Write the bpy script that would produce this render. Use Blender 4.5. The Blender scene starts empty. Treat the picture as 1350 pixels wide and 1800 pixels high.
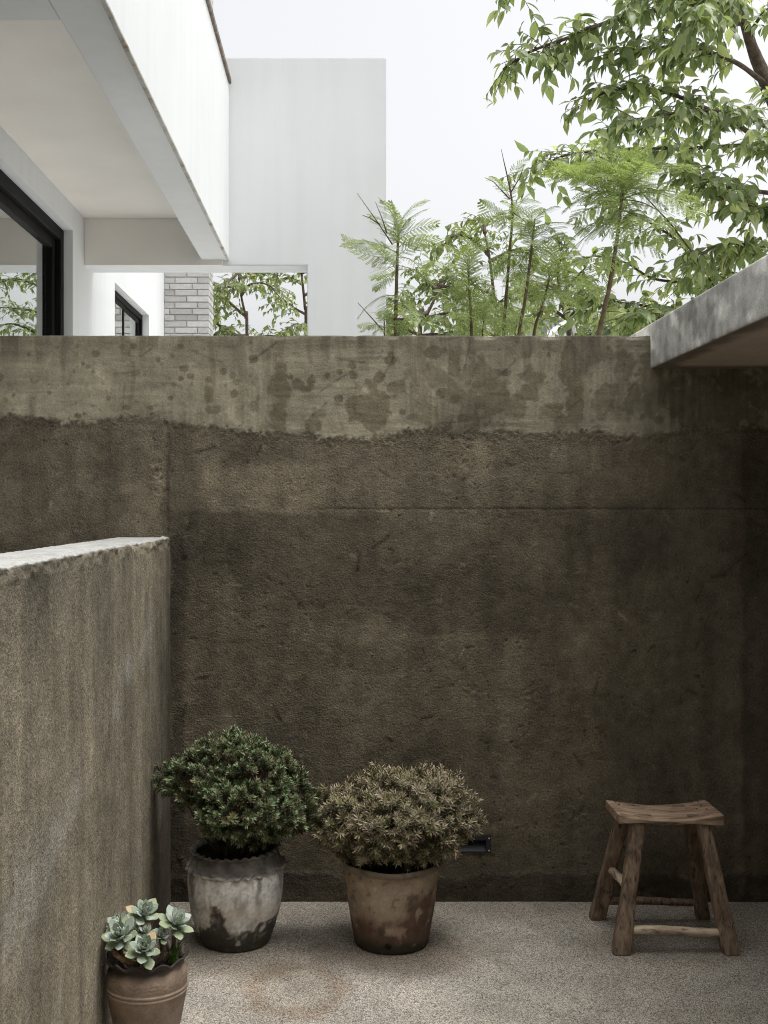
import bpy, bmesh, math, random
import numpy as np
from mathutils import Vector, Matrix
R = math.radians
random.seed(7)
rng = np.random.default_rng(11)
scene = bpy.context.scene
COL = scene.collection

# ------------------------------------------------------------------ camera
F, CX, CY, EYE = 2050.0, 608.0, 888.0, 1.55        # focal length and vanishing point in photo pixels, eye height
cam_d = bpy.data.cameras.new('camera')
cam = bpy.data.objects.new('camera', cam_d); COL.objects.link(cam)
cam.location = (0, 0, EYE); cam.rotation_euler = (R(90), 0, 0)
cam_d.sensor_fit = 'HORIZONTAL'; cam_d.sensor_width = 36.0
cam_d.lens = 36.0 * F / 1350.0
cam_d.shift_x = (675 - CX) / 1350.0
cam_d.shift_y = -(900 - CY) / 1350.0
cam_d.clip_start = 0.05; cam_d.clip_end = 3000
scene.camera = cam

# ------------------------------------------------------------------ world, sun, exposure
SUN_EL, SUN_AZ = 74.0, 100.0        # azimuth measured from +Y (view direction) towards +X
world = bpy.data.worlds.new('World'); scene.world = world; world.use_nodes = True
wn = world.node_tree; wn.nodes.clear()
sky = wn.nodes.new('ShaderNodeTexSky'); sky.sky_type = 'NISHITA'; sky.sun_disc = False
sky.sun_elevation = R(SUN_EL); sky.sun_rotation = R(SUN_AZ)
sky.air_density = 1.0; sky.dust_density = 6.0; sky.ozone_density = 1.0
hs = wn.nodes.new('ShaderNodeHueSaturation'); hs.inputs['Saturation'].default_value = 0.10
bg = wn.nodes.new('ShaderNodeBackground'); bg.inputs['Strength'].default_value = 0.13
wo = wn.nodes.new('ShaderNodeOutputWorld')
wn.links.new(sky.outputs['Color'], hs.inputs['Color']); wn.links.new(hs.outputs['Color'], bg.inputs['Color'])
wn.links.new(bg.outputs['Background'], wo.inputs['Surface'])
sun_d = bpy.data.lights.new('sun', 'SUN'); sun_d.energy = 0.5; sun_d.angle = R(60); sun_d.color = (1.0, 0.97, 0.93)
sun = bpy.data.objects.new('sun', sun_d); COL.objects.link(sun)
sd = Vector((math.sin(R(SUN_AZ)) * math.cos(R(SUN_EL)), math.cos(R(SUN_AZ)) * math.cos(R(SUN_EL)), math.sin(R(SUN_EL))))
sun.rotation_euler = (-sd).to_track_quat('-Z', 'Y').to_euler()
vs = scene.view_settings
vs.view_transform = 'Standard'; vs.look = 'None'; vs.gamma = 1.0; vs.use_curve_mapping = False
vs.exposure = 1.1
scene.cycles.use_denoising = True; scene.cycles.denoising_prefilter = 'NONE'
scene.cycles.pixel_filter_type = 'BLACKMAN_HARRIS'; scene.cycles.filter_width = 1.05
scene.cycles.max_bounces = 10; scene.cycles.transparent_max_bounces = 16

# ------------------------------------------------------------------ helpers
def P(px, py, Y):
    """world point seen at a photo pixel when it stands Y metres away"""
    return Vector(((px - CX) * Y / F, Y, EYE - (py - CY) * Y / F))

_perm = np.random.default_rng(3).permutation(256); _perm = np.concatenate([_perm, _perm, _perm])
_g = np.random.default_rng(4).normal(size=(256, 3)); _g /= np.linalg.norm(_g, axis=1)[:, None]
def perlin(x, y, z=0.0, seed=0):
    x, y, z = np.broadcast_arrays(np.asarray(x, float) + seed * 17.13, np.asarray(y, float) + seed * 5.71, np.asarray(z, float) + seed * 9.37)
    xi, yi, zi = np.floor(x).astype(int), np.floor(y).astype(int), np.floor(z).astype(int)
    xf, yf, zf = x - xi, y - yi, z - zi
    fade = lambda t: t * t * t * (t * (t * 6 - 15) + 10)
    u, v, w = fade(xf), fade(yf), fade(zf)
    out = 0
    for a in (0, 1):
        for b in (0, 1):
            for c in (0, 1):
                h = _perm[_perm[_perm[(xi + a) & 255] + ((yi + b) & 255)] + ((zi + c) & 255)]
                g = _g[h]
                d = g[..., 0] * (xf - a) + g[..., 1] * (yf - b) + g[..., 2] * (zf - c)
                out = out + d * (u if a else 1 - u) * (v if b else 1 - v) * (w if c else 1 - w)
    return out * 1.6
def fbm(x, y, z=0.0, octv=4, seed=0, gain=0.5):
    s, a, t = 0, 1.0, 0
    for i in range(octv):
        s = s + a * perlin(x * 2**i, y * 2**i, np.asarray(z) * 2**i, seed + i * 3); t += a; a *= gain
    return s / t
def sstep(a, b, x):
    t = np.clip((x - a) / (b - a), 0, 1); return t * t * (3 - 2 * t)

def tag(o, label=None, cat=None, group=None, kind=None):
    if label: o['label'] = label
    if cat: o['category'] = cat
    if group: o['group'] = group
    if kind: o['kind'] = kind
    return o
def link(name, me, mat=None, parent=None):
    o = bpy.data.objects.new(name, me); COL.objects.link(o)
    if mat is not None and me is not None and not me.materials: me.materials.append(mat)
    if parent is not None: o.parent = parent
    return o
def empty(name, loc=(0, 0, 0)):
    o = bpy.data.objects.new(name, None); o.empty_display_size = 0.1; COL.objects.link(o); o.location = loc
    bpy.context.view_layer.update()
    return o
def mesh_data(name, V, Fc, smooth=True, colr=None):
    me = bpy.data.meshes.new(name)
    V = np.asarray(V, np.float32)
    if isinstance(Fc, np.ndarray):
        n, k = Fc.shape
        me.vertices.add(len(V)); me.vertices.foreach_set('co', V.ravel())
        me.loops.add(n * k); me.loops.foreach_set('vertex_index', Fc.ravel().astype(np.int32))
        me.polygons.add(n); me.polygons.foreach_set('loop_start', np.arange(0, n * k, k, dtype=np.int32))
        me.update(calc_edges=True)
    else:
        me.from_pydata([tuple(v) for v in V], [], Fc); me.update()
    if smooth: me.polygons.foreach_set('use_smooth', np.ones(len(me.polygons), bool))
    if colr is not None:
        a = me.color_attributes.new('Col', 'FLOAT_COLOR', 'POINT')
        c = np.ones((len(V), 4), np.float32); c[:, :colr.shape[1]] = colr
        a.data.foreach_set('color', c.ravel())
    return me
def obj(name, V, Fc, mat, parent=None, smooth=True, colr=None):
    V = np.asarray(V, float)
    if parent is not None:
        off = np.array(wpos(parent)); V = V - off          # parents only carry translations while building
    return link(name, mesh_data(name, V, Fc, smooth, colr), mat, parent)
def wpos(o):
    p = Vector((0, 0, 0))
    while o is not None: p = p + o.location; o = o.parent
    return p
def grid_faces(nr, nc, wrap=False):
    c = nc if wrap else nc - 1
    i, j = np.meshgrid(np.arange(nr - 1), np.arange(c), indexing='ij')
    j2 = (j + 1) % nc
    return np.stack([i * nc + j, i * nc + j2, (i + 1) * nc + j2, (i + 1) * nc + j], -1).reshape(-1, 4)
def box_bm(bm, x0, x1, y0, y1, z0, z1):
    vs_ = [bm.verts.new(c) for c in ((x0,y0,z0),(x1,y0,z0),(x1,y1,z0),(x0,y1,z0),(x0,y0,z1),(x1,y0,z1),(x1,y1,z1),(x0,y1,z1))]
    for f in ((0,3,2,1),(4,5,6,7),(0,1,5,4),(1,2,6,5),(2,3,7,6),(3,0,4,7)): bm.faces.new([vs_[i] for i in f])
def box(name, b, mat, parent=None, bevel=0.006, seg=2):
    bm = bmesh.new()
    off = wpos(parent) if parent is not None else Vector((0, 0, 0))
    box_bm(bm, b[0]-off.x, b[1]-off.x, b[2]-off.y, b[3]-off.y, b[4]-off.z, b[5]-off.z)
    if bevel: bmesh.ops.bevel(bm, geom=bm.edges[:], offset=bevel, segments=seg, affect='EDGES', profile=0.7)
    me = bpy.data.meshes.new(name); bm.to_mesh(me); bm.free()
    return link(name, me, mat, parent)
def catmull(pts, per=6):
    pts = [np.array(p, float) for p in pts]
    p = [2*pts[0]-pts[1]] + pts + [2*pts[-1]-pts[-2]]
    out = []
    for i in range(1, len(p)-2):
        for k in range(per):
            t = k / per
            out.append(0.5*((2*p[i]) + (-p[i-1]+p[i+1])*t + (2*p[i-1]-5*p[i]+4*p[i+1]-p[i+2])*t*t + (-p[i-1]+3*p[i]-3*p[i+1]+p[i+2])*t**3))
    out.append(pts[-1]); return np.array(out)
def tube(pts, r0, r1, seg=7, bump=0.0, cap=True):
    pts = np.asarray(pts, float); n = len(pts)
    T = np.gradient(pts, axis=0); T /= np.linalg.norm(T, axis=1)[:, None] + 1e-9
    ref = np.array([0.0, 0, 1]) if abs(T[0, 2]) < 0.9 else np.array([1.0, 0, 0])
    N = np.cross(T, ref); N /= np.linalg.norm(N, axis=1)[:, None] + 1e-9
    B = np.cross(T, N)
    rr = np.linspace(r0, r1, n) if np.isscalar(r0) else np.asarray(r0)
    a = np.linspace(0, 2*np.pi, seg, endpoint=False)
    rad = rr[:, None] * (1 + (bump * perlin(np.arange(n)[:, None]*0.7, a[None]*1.3, pts[0, 0]*9) if bump else 0))
    V = pts[:, None] + rad[..., None] * (np.cos(a)[None, :, None]*N[:, None] + np.sin(a)[None, :, None]*B[:, None])
    Fq = grid_faces(n, seg, True)
    V = V.reshape(-1, 3)
    if cap:
        F2 = [tuple(f) for f in Fq]; F2.append(tuple(range(seg))[::-1]); F2.append(tuple((n-1)*seg + i for i in range(seg)))
        return V, F2
    return V, Fq
def join_parts(parts):
    Vs, Fs, o = [], [], 0
    for V, Fq in parts:
        Vs.append(np.asarray(V)); Fs += [tuple(int(i)+o for i in f) for f in Fq]; o += len(V)
    return np.concatenate(Vs), Fs
def stamp(baseV, baseF, M, T):
    """many copies of a small mesh as one: M (n,3,3) columns are the axes, T (n,3)"""
    baseV = np.asarray(baseV, float); M = np.asarray(M); T = np.asarray(T)
    V = np.einsum('nij,vj->nvi', M, baseV) + T[:, None]
    Fq = np.asarray(baseF)
    Fa = Fq[None] + (np.arange(len(T)) * len(baseV))[:, None, None]
    return V.reshape(-1, 3), Fa.reshape(-1, Fq.shape[1])
def frame(t, n):
    t = np.array(t, float); t /= np.linalg.norm(t) + 1e-9
    n = np.array(n, float); n = n - t * n.dot(t); n /= np.linalg.norm(n) + 1e-9
    s = np.cross(t, n)
    return np.stack([s, t, n], 1)
def mat4(M, T):
    m = np.eye(4); m[:3, :3] = M; m[:3, 3] = T; return Matrix(m.tolist())

# ------------------------------------------------------------------ material helpers
class MT:
    def __init__(s, name):
        s.m = bpy.data.materials.new(name); s.m.use_nodes = True; s.t = s.m.node_tree; s.t.nodes.clear()
        s.out = s.t.nodes.new('ShaderNodeOutputMaterial')
        s.bsdf = s.t.nodes.new('ShaderNodeBsdfPrincipled'); s.t.links.new(s.bsdf.outputs[0], s.out.inputs[0])
        s.tc = s.t.nodes.new('ShaderNodeTexCoord')
    def L(s, a, b): s.t.links.new(a, b)
    def put(s, sock, v):
        if isinstance(v, bpy.types.NodeSocket): s.L(v, sock)
        elif isinstance(v, (tuple, list)) and len(v) == 3 and sock.type == 'RGBA': sock.default_value = (*v, 1)
        else: sock.default_value = v
    def vec(s, scale=(1, 1, 1), src='Object', rot=(0, 0, 0), loc=(0, 0, 0)):
        n = s.t.nodes.new('ShaderNodeMapping'); n.inputs['Scale'].default_value = scale
        n.inputs['Rotation'].default_value = rot; n.inputs['Location'].default_value = loc
        s.L(s.tc.outputs[src], n.inputs['Vector']); return n.outputs[0]
    def noise(s, scale, detail=4, rough=0.55, vec=None, dist=0.0):
        n = s.t.nodes.new('ShaderNodeTexNoise'); n.inputs['Scale'].default_value = scale
        n.inputs['Detail'].default_value = detail; n.inputs['Roughness'].default_value = rough; n.inputs['Distortion'].default_value = dist
        s.L(vec if vec is not None else s.tc.outputs['Object'], n.inputs['Vector']); return n.outputs['Fac']
    def voro(s, scale, feature='F1', out='Distance', vec=None):
        n = s.t.nodes.new('ShaderNodeTexVoronoi'); n.feature = feature; n.inputs['Scale'].default_value = scale
        s.L(vec if vec is not None else s.tc.outputs['Object'], n.inputs['Vector']); return n.outputs[out]
    def ramp(s, fac, stops, interp='LINEAR'):
        n = s.t.nodes.new('ShaderNodeValToRGB'); n.color_ramp.interpolation = interp
        e = n.color_ramp.elements
        while len(e) < len(stops): e.new(0.5)
        for el, (p, c) in zip(e, stops):
            el.position = p; el.color = (*c, 1) if isinstance(c, (tuple, list)) else (c, c, c, 1)
        s.L(fac, n.inputs[0]); return n.outputs[0]
    def mix(s, fac, a, b, blend='MIX'):
        n = s.t.nodes.new('ShaderNodeMix'); n.data_type = 'RGBA'; n.blend_type = blend
        s.put(n.inputs[0], fac); s.put(n.inputs[6], a); s.put(n.inputs[7], b); return n.outputs[2]
    def math(s, op, a, b=0.0):
        n = s.t.nodes.new('ShaderNodeMath'); n.operation = op; s.put(n.inputs[0], a); s.put(n.inputs[1], b); return n.outputs[0]
    def attr(s, name='Col'):
        n = s.t.nodes.new('ShaderNodeAttribute'); n.attribute_name = name; return n.outputs['Color']
    def sep(s, src='Object'):
        n = s.t.nodes.new('ShaderNodeSeparateXYZ'); s.L(s.tc.outputs[src], n.inputs[0]); return n.outputs
    def bump(s, height, strength=0.5, dist=0.01, normal=None):
        n = s.t.nodes.new('ShaderNodeBump'); n.inputs['Strength'].default_value = strength; n.inputs['Distance'].default_value = dist
        s.L(height, n.inputs['Height'])
        if normal is not None: s.L(normal, n.inputs['Normal'])
        return n.outputs[0]
    def rand(s):
        g = s.t.nodes.new('ShaderNodeNewGeometry'); o = s.t.nodes.new('ShaderNodeObjectInfo')
        return s.math('FRACT', s.math('ADD', g.outputs['Random Per Island'], o.outputs['Random']))
    def done(s, base=None, rough=0.8, normal=None, spec=0.3, **kw):
        if base is not None: s.put(s.bsdf.inputs['Base Color'], base)
        s.put(s.bsdf.inputs['Roughness'], rough); s.put(s.bsdf.inputs['Specular IOR Level'], spec)
        if normal is not None: s.L(normal, s.bsdf.inputs['Normal'])
        for k, v in kw.items(): s.put(s.bsdf.inputs[k.replace('_', ' ')], v)
        return s.m

def wall_mat(name, amt=0.35):
    m = MT(name)
    a = m.attr(); al = a.node.outputs['Alpha']
    g1 = m.ramp(m.noise(125, 2, 0.7), [(0.26, 0.30), (0.43, 0.90), (0.57, 1.10), (0.76, 1.95)])
    g2 = m.ramp(m.noise(14, 7, 0.68), [(0.28, 0.66), (0.5, 1.0), (0.74, 1.34)])
    pits = m.ramp(m.noise(62, 2, 0.6), [(0.24, 0.22), (0.31, 1.0)])
    flk = m.ramp(m.noise(75, 2, 0.6, m.vec((1, 1, 1), loc=(3, 5, 7))), [(0.72, 1.0), (0.79, 1.7)])
    c = m.mix(m.math('MULTIPLY', al, 0.75), a, g1, 'MULTIPLY'); c = m.mix(0.8, c, g2, 'MULTIPLY'); c = m.mix(m.math('MULTIPLY', al, 0.8), c, pits, 'MULTIPLY'); c = m.mix(m.math('MULTIPLY', al, 0.8), c, flk, 'MULTIPLY')
    h = m.math('ADD', m.noise(125, 2, 0.7), m.math('MULTIPLY', m.noise(48, 3, 0.6), 0.6))
    h = m.math('MULTIPLY', m.math('ADD', h, m.math('MULTIPLY', pits, 0.9)), al)
    return m.done(c, 0.88, m.bump(h, amt, 0.010), 0.25)
M_WALL = wall_mat('weathered_render', 0.6)
M_LOWWALL = wall_mat('brown_render', 0.45)

m = MT('grey_concrete')
a = m.attr()
g1 = m.ramp(m.noise(160, 3, 0.6), [(0.3, 0.8), (0.7, 1.15)])
M_SLAB = m.done(m.mix(0.9, a, g1, 'MULTIPLY'), 0.85, m.bump(m.noise(110, 5, 0.65), 0.5, 0.008), 0.25)

m = MT('white_stucco')
st = m.noise(6, 4, 0.6, m.vec((1.6, 1.6, 0.12)))
c = m.ramp(st, [(0.30, (0.685, 0.70, 0.705)), (0.55, (0.71, 0.727, 0.735)), (0.8, (0.72, 0.737, 0.745))])
c = m.mix(0.5, c, m.ramp(m.noise(1.3, 3), [(0.3, 0.93), (0.6, 1.0)]), 'MULTIPLY')
M_WHITE = m.done(c, 0.85, m.bump(m.noise(120, 3), 0.06, 0.004), 0.25)
m = MT('cream_stucco')
c = m.ramp(m.noise(2.0, 4), [(0.3, (0.68, 0.655, 0.61)), (0.7, (0.74, 0.715, 0.67))])
c = m.mix(1.0, c, (1.12, 1.12, 1.13), 'MULTIPLY')
M_CREAM = m.done(c, 0.9, m.bump(m.noise(90, 3), 0.05, 0.004), 0.2)
m = MT('rusty_coping')
M_COPING = m.done(m.ramp(m.noise(14, 5), [(0.3, (0.06, 0.05, 0.045)), (0.55, (0.17, 0.13, 0.10)), (0.8, (0.30, 0.24, 0.19))]), 0.6, None, 0.4)
m = MT('black_window_frame'); M_BLACK = m.done((0.006, 0.006, 0.006), 0.6, None, 0.12)
m = MT('window_glass')
gl = m.t.nodes.new('ShaderNodeBsdfGlossy'); gl.inputs['Roughness'].default_value = 0.0; gl.inputs['Color'].default_value = (0.95, 0.97, 0.95, 1)
tr = m.t.nodes.new('ShaderNodeBsdfTransparent'); tr.inputs['Color'].default_value = (0.80, 0.85, 0.82, 1)
fr = m.t.nodes.new('ShaderNodeFresnel'); fr.inputs['IOR'].default_value = 1.62
mx = m.t.nodes.new('ShaderNodeMixShader')
m.L(m.math('MINIMUM', m.math('MULTIPLY', fr.outputs[0], 2.6), 0.9), mx.inputs[0]); m.L(tr.outputs[0], mx.inputs[1]); m.L(gl.outputs[0], mx.inputs[2])
m.L(mx.outputs[0], m.out.inputs[0]); m.t.nodes.remove(m.bsdf); M_GLASS = m.m
m = MT('curtain_fabric'); M_CURT = m.done((0.55, 0.56, 0.50), 0.95, None, 0.1)
m = MT('room_plaster'); M_ROOM = m.done(m.ramp(m.noise(3), [(0.3, (0.2, 0.19, 0.17)), (0.7, (0.26, 0.25, 0.22))]), 0.9)
m = MT('grey_brick')
r = m.rand()
c = m.ramp(r, [(0.0, (0.32, 0.315, 0.30)), (0.10, (0.43, 0.425, 0.41)), (0.5, (0.50, 0.495, 0.48)), (1.0, (0.55, 0.545, 0.53))])
c = m.mix(0.6, c, m.ramp(m.noise(26, 4), [(0.3, 0.78), (0.6, 1.0), (0.85, 1.1)]), 'MULTIPLY')
M_BRICK = m.done(c, 0.9, m.bump(m.noise(90, 4), 0.3, 0.004), 0.2)
m = MT('brick_mortar'); M_MORTAR = m.done(m.ramp(m.noise(40), [(0.3, (0.40, 0.395, 0.385)), (0.7, (0.47, 0.465, 0.45))]), 0.95)

def wood_mat(name, dark, mid, light, axis=(30, 30, 3)):
    m = MT(name)
    v = m.vec(axis)
    g = m.noise(1.6, 6, 0.65, v, 0.6)
    c = m.ramp(g, [(0.25, dark), (0.45, mid), (0.72, light)])
    crack = m.ramp(m.noise(3.2, 4, 0.6, v), [(0.34, 0.18), (0.43, 1.0)])
    blot = m.ramp(m.noise(13, 4, 0.6), [(0.28, 0.45), (0.5, 1.0), (0.75, 1.15)])
    c = m.mix(0.85, c, crack, 'MULTIPLY'); c = m.mix(0.8, c, blot, 'MULTIPLY')
    return m.done(c, 0.62, m.bump(m.math('ADD', g, m.noise(2.6, 5, 0.7, v)), 0.55, 0.006), 0.35)
M_SEAT = wood_mat('worn_seat_wood', (0.075, 0.048, 0.030), (0.27, 0.180, 0.115), (0.56, 0.42, 0.30), (4, 30, 30))
M_LEG = wood_mat('old_leg_wood', (0.045, 0.030, 0.020), (0.175, 0.120, 0.080), (0.37, 0.27, 0.19), (34, 34, 4))
M_POLE = wood_mat('pale_stretcher_wood', (0.20, 0.14, 0.09), (0.48, 0.37, 0.26), (0.66, 0.55, 0.41), (4, 26, 26))
m = MT('dark_iron'); M_IRON = m.done((0.02, 0.017, 0.014), 0.6, None, 0.4)

def leaf_mat(name, stops, trans=0.35, rough=0.45, spec=0.4, tr_gain=1.4, vary=True):
    m = MT(name)
    c = m.ramp(m.rand(), stops)
    m.done(c, rough, None, spec)
    t = m.t.nodes.new('ShaderNodeBsdfTranslucent'); mx = m.t.nodes.new('ShaderNodeMixShader'); mx.inputs[0].default_value = trans
    bc = m.mix(1.0, c, (tr_gain, tr_gain * 1.06, tr_gain * 0.62), 'MULTIPLY')
    m.L(bc, t.inputs['Color']); m.L(m.bsdf.outputs[0], mx.inputs[1]); m.L(t.outputs[0], mx.inputs[2]); m.L(mx.outputs[0], m.out.inputs[0])
    return m.m
M_LEAF = leaf_mat('broad_leaf', [(0.0, (0.115, 0.152, 0.075)), (0.5, (0.180, 0.225, 0.110)), (0.85, (0.27, 0.31, 0.155)), (1.0, (0.38, 0.40, 0.20))], 0.48, 0.30, 0.7, 1.75)
M_LEAF2 = leaf_mat('pale_leaf', [(0.0, (0.10, 0.14, 0.055)), (0.5, (0.16, 0.205, 0.08)), (1.0, (0.27, 0.30, 0.13))], 0.45, 0.42, 0.45)
M_FROND = leaf_mat('feather_leaf', [(0.0, (0.15, 0.195, 0.085)), (0.5, (0.22, 0.275, 0.115)), (1.0, (0.34, 0.39, 0.16))], 0.42, 0.5, 0.3)
def needle_mat(name, low, mid, top, dead, dead_amt):
    m = MT(name)
    sc = m.t.nodes.new('ShaderNodeSeparateColor'); m.L(m.attr(), sc.inputs[0])
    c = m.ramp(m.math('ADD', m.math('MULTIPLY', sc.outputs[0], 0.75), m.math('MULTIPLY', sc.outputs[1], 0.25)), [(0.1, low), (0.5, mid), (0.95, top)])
    g = m.t.nodes.new('ShaderNodeNewGeometry'); gp = g.outputs['Position']
    patch = m.ramp(m.noise(16, 3, 0.6, gp), [(0.40, 0.0), (0.62, 1.0)])
    dd = m.math('MULTIPLY', m.math('LESS_THAN', m.rand(), m.math('ADD', m.math('MULTIPLY', patch, 0.35), dead_amt)), 0.85)
    c = m.mix(dd, c, dead)
    c = m.mix(0.8, c, m.ramp(m.rand(), [(0.0, 0.6), (1.0, 1.4)]), 'MULTIPLY')
    return m.done(c, 0.55, None, 0.3)
M_SPRIG = needle_mat('juniper_leaf', (0.055, 0.050, 0.020), (0.072, 0.100, 0.040), (0.22, 0.29, 0.155), (0.25, 0.18, 0.10), 0.07)
M_DRY = needle_mat('dry_heath_leaf', (0.050, 0.050, 0.018), (0.13, 0.130, 0.050), (0.26, 0.225, 0.13), (0.46, 0.36, 0.29), 0.16)
m = MT('tree_bark'); M_BARK = m.done(m.ramp(m.noise(30, 5), [(0.3, (0.045, 0.032, 0.024)), (0.6, (0.11, 0.082, 0.062)), (0.8, (0.17, 0.135, 0.105))]), 0.85, m.bump(m.noise(60, 4), 0.5, 0.01))
m = MT('sapling_bark'); M_STEM = m.done(m.ramp(m.noise(25, 4), [(0.3, (0.07, 0.05, 0.03)), (0.7, (0.16, 0.115, 0.07))]), 0.8)
m = MT('dry_twig'); M_TWIG = m.done(m.ramp(m.noise(30, 3), [(0.3, (0.07, 0.048, 0.034)), (0.7, (0.17, 0.12, 0.085))]), 0.85)
m = MT('potting_soil')
M_SOIL = m.done(m.ramp(m.noise(120, 4), [(0.35, (0.008, 0.006, 0.005)), (0.6, (0.03, 0.022, 0.016)), (0.75, (0.09, 0.065, 0.05))]), 0.95, m.bump(m.noise(110, 4), 0.9, 0.01))

# ------------------------------------------------------------------ ground and patio floor
m = MT('bare_ground')
M_GROUND = m.done(m.ramp(m.noise(3, 5), [(0.3, (0.46, 0.45, 0.42)), (0.7, (0.58, 0.57, 0.54))]), 0.95, m.bump(m.noise(40, 4), 0.3, 0.02))
g = obj('ground', [(-900, -900, -0.06), (900, -900, -0.06), (900, 900, -0.06), (-900, 900, -0.06)], [(0, 1, 2, 3)], M_GROUND, smooth=False)
tag(g, kind='structure')

m = MT('bounce_paving'); M_PAVE = m.done(m.ramp(m.noise(5, 4), [(0.3, (0.68, 0.67, 0.65)), (0.7, (0.76, 0.75, 0.73))]), 0.85)
o = obj('bounce_terrace', [(-1.70, 4.75, 0.0), (0.3, 4.75, 0.0), (0.3, 13, 0.0), (-1.70, 13, 0.0)], [(0, 1, 2, 3)], M_PAVE, smooth=False); tag(o, kind='structure')  # unseen pale paving, added to bounce light up to the ceiling

D = 4.56                       # face of the back wall
S = D / F
def to_px(X, Z): return CX + X / S, CY - (Z - EYE) / S

m = MT('washed_pebble_floor')
a = m.attr()
cell = m.voro(300, 'F1', 'Color'); dist = m.voro(300, 'F1', 'Distance')
sepc = m.t.nodes.new('ShaderNodeSeparateColor'); m.L(cell, sepc.inputs[0])
peb = m.ramp(sepc.outputs[0], [(0.0, (0.16, 0.14, 0.12)), (0.2, (0.50, 0.46, 0.41)), (0.5, (0.78, 0.75, 0.70)), (0.72, (0.95, 0.92, 0.87)), (0.86, (0.72, 0.62, 0.47)), (1.0, (1.25, 1.22, 1.18))])
gap = m.ramp(dist, [(0.35, 1.0), (0.75, 0.36)])
c = m.mix(1.0, peb, gap, 'MULTIPLY'); c = m.mix(1.0, c, a, 'MULTIPLY')
inv = m.math('SUBTRACT', 1.0, dist)
M_FLOOR = m.done(c, 0.7, m.bump(inv, 0.75, 0.004), 0.35)
xs = np.arange(-1.72, 1.78, 0.012); ys = np.arange(-1.6, 4.585, 0.012)
XX, YY = np.meshgrid(xs, ys)
ZZ = 0.0025 * fbm(XX * 2, YY * 2, octv=3, seed=5)
fu, fv = CX + XX * F / np.maximum(YY, 0.5), CY + EYE * F / np.maximum(YY, 0.5)
base = np.ones(XX.shape + (3,)) * np.array([0.69, 0.672, 0.625])
n1 = fbm(XX * 2.2, YY * 2.2, octv=4, seed=8); n2 = fbm(XX * 7, YY * 7, octv=4, seed=9)
base *= (1 + 0.30 * n1 + 0.26 * n2)[..., None]
def floor_blotch(cx, cy, rx, ry, amt, tint, ring=False, wob=0.35, seed=0):
    d = np.hypot((XX - cx) / rx, (YY - cy) / ry) + wob * fbm(XX * 9, YY * 9, octv=3, seed=40 + seed)
    k = sstep(1.15, 0.55, d) if not ring else np.exp(-((d - 0.85) / 0.22) ** 2) + 0.35 * sstep(0.9, 0.3, d)
    global base
    base = base * (1 - (amt * k)[..., None] * (1 - np.array(tint)))
floor_blotch(-0.160, 3.735, 0.175, 0.20, 0.48, (0.50, 0.33, 0.20), True, 0.30, 1)  # brown stain ring
floor_blotch(-0.38, 4.02, 0.30, 0.26, 0.50, (0.42, 0.36, 0.28), False, 0.3, 2)  # darker floor round the tall pot
floor_blotch(0.20, 4.02, 0.36, 0.22, 0.60, (0.36, 0.29, 0.22), False, 0.35, 3)  # darker floor round the tapering pot
floor_blotch(1.15, 4.15, 0.36, 0.26, 0.35, (0.40, 0.33, 0.25), False, 0.35, 4)  # darker floor under the stool
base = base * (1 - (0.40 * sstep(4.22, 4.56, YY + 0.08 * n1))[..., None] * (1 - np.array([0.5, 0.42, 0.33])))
floor_blotch(-0.11, 4.28, 0.07, 0.12, -0.35, (0.5, 0.5, 0.5), False, 0.5, 6)
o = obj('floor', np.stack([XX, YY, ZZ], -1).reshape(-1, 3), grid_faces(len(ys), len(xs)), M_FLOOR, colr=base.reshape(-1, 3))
tag(o, kind='structure')

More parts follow.
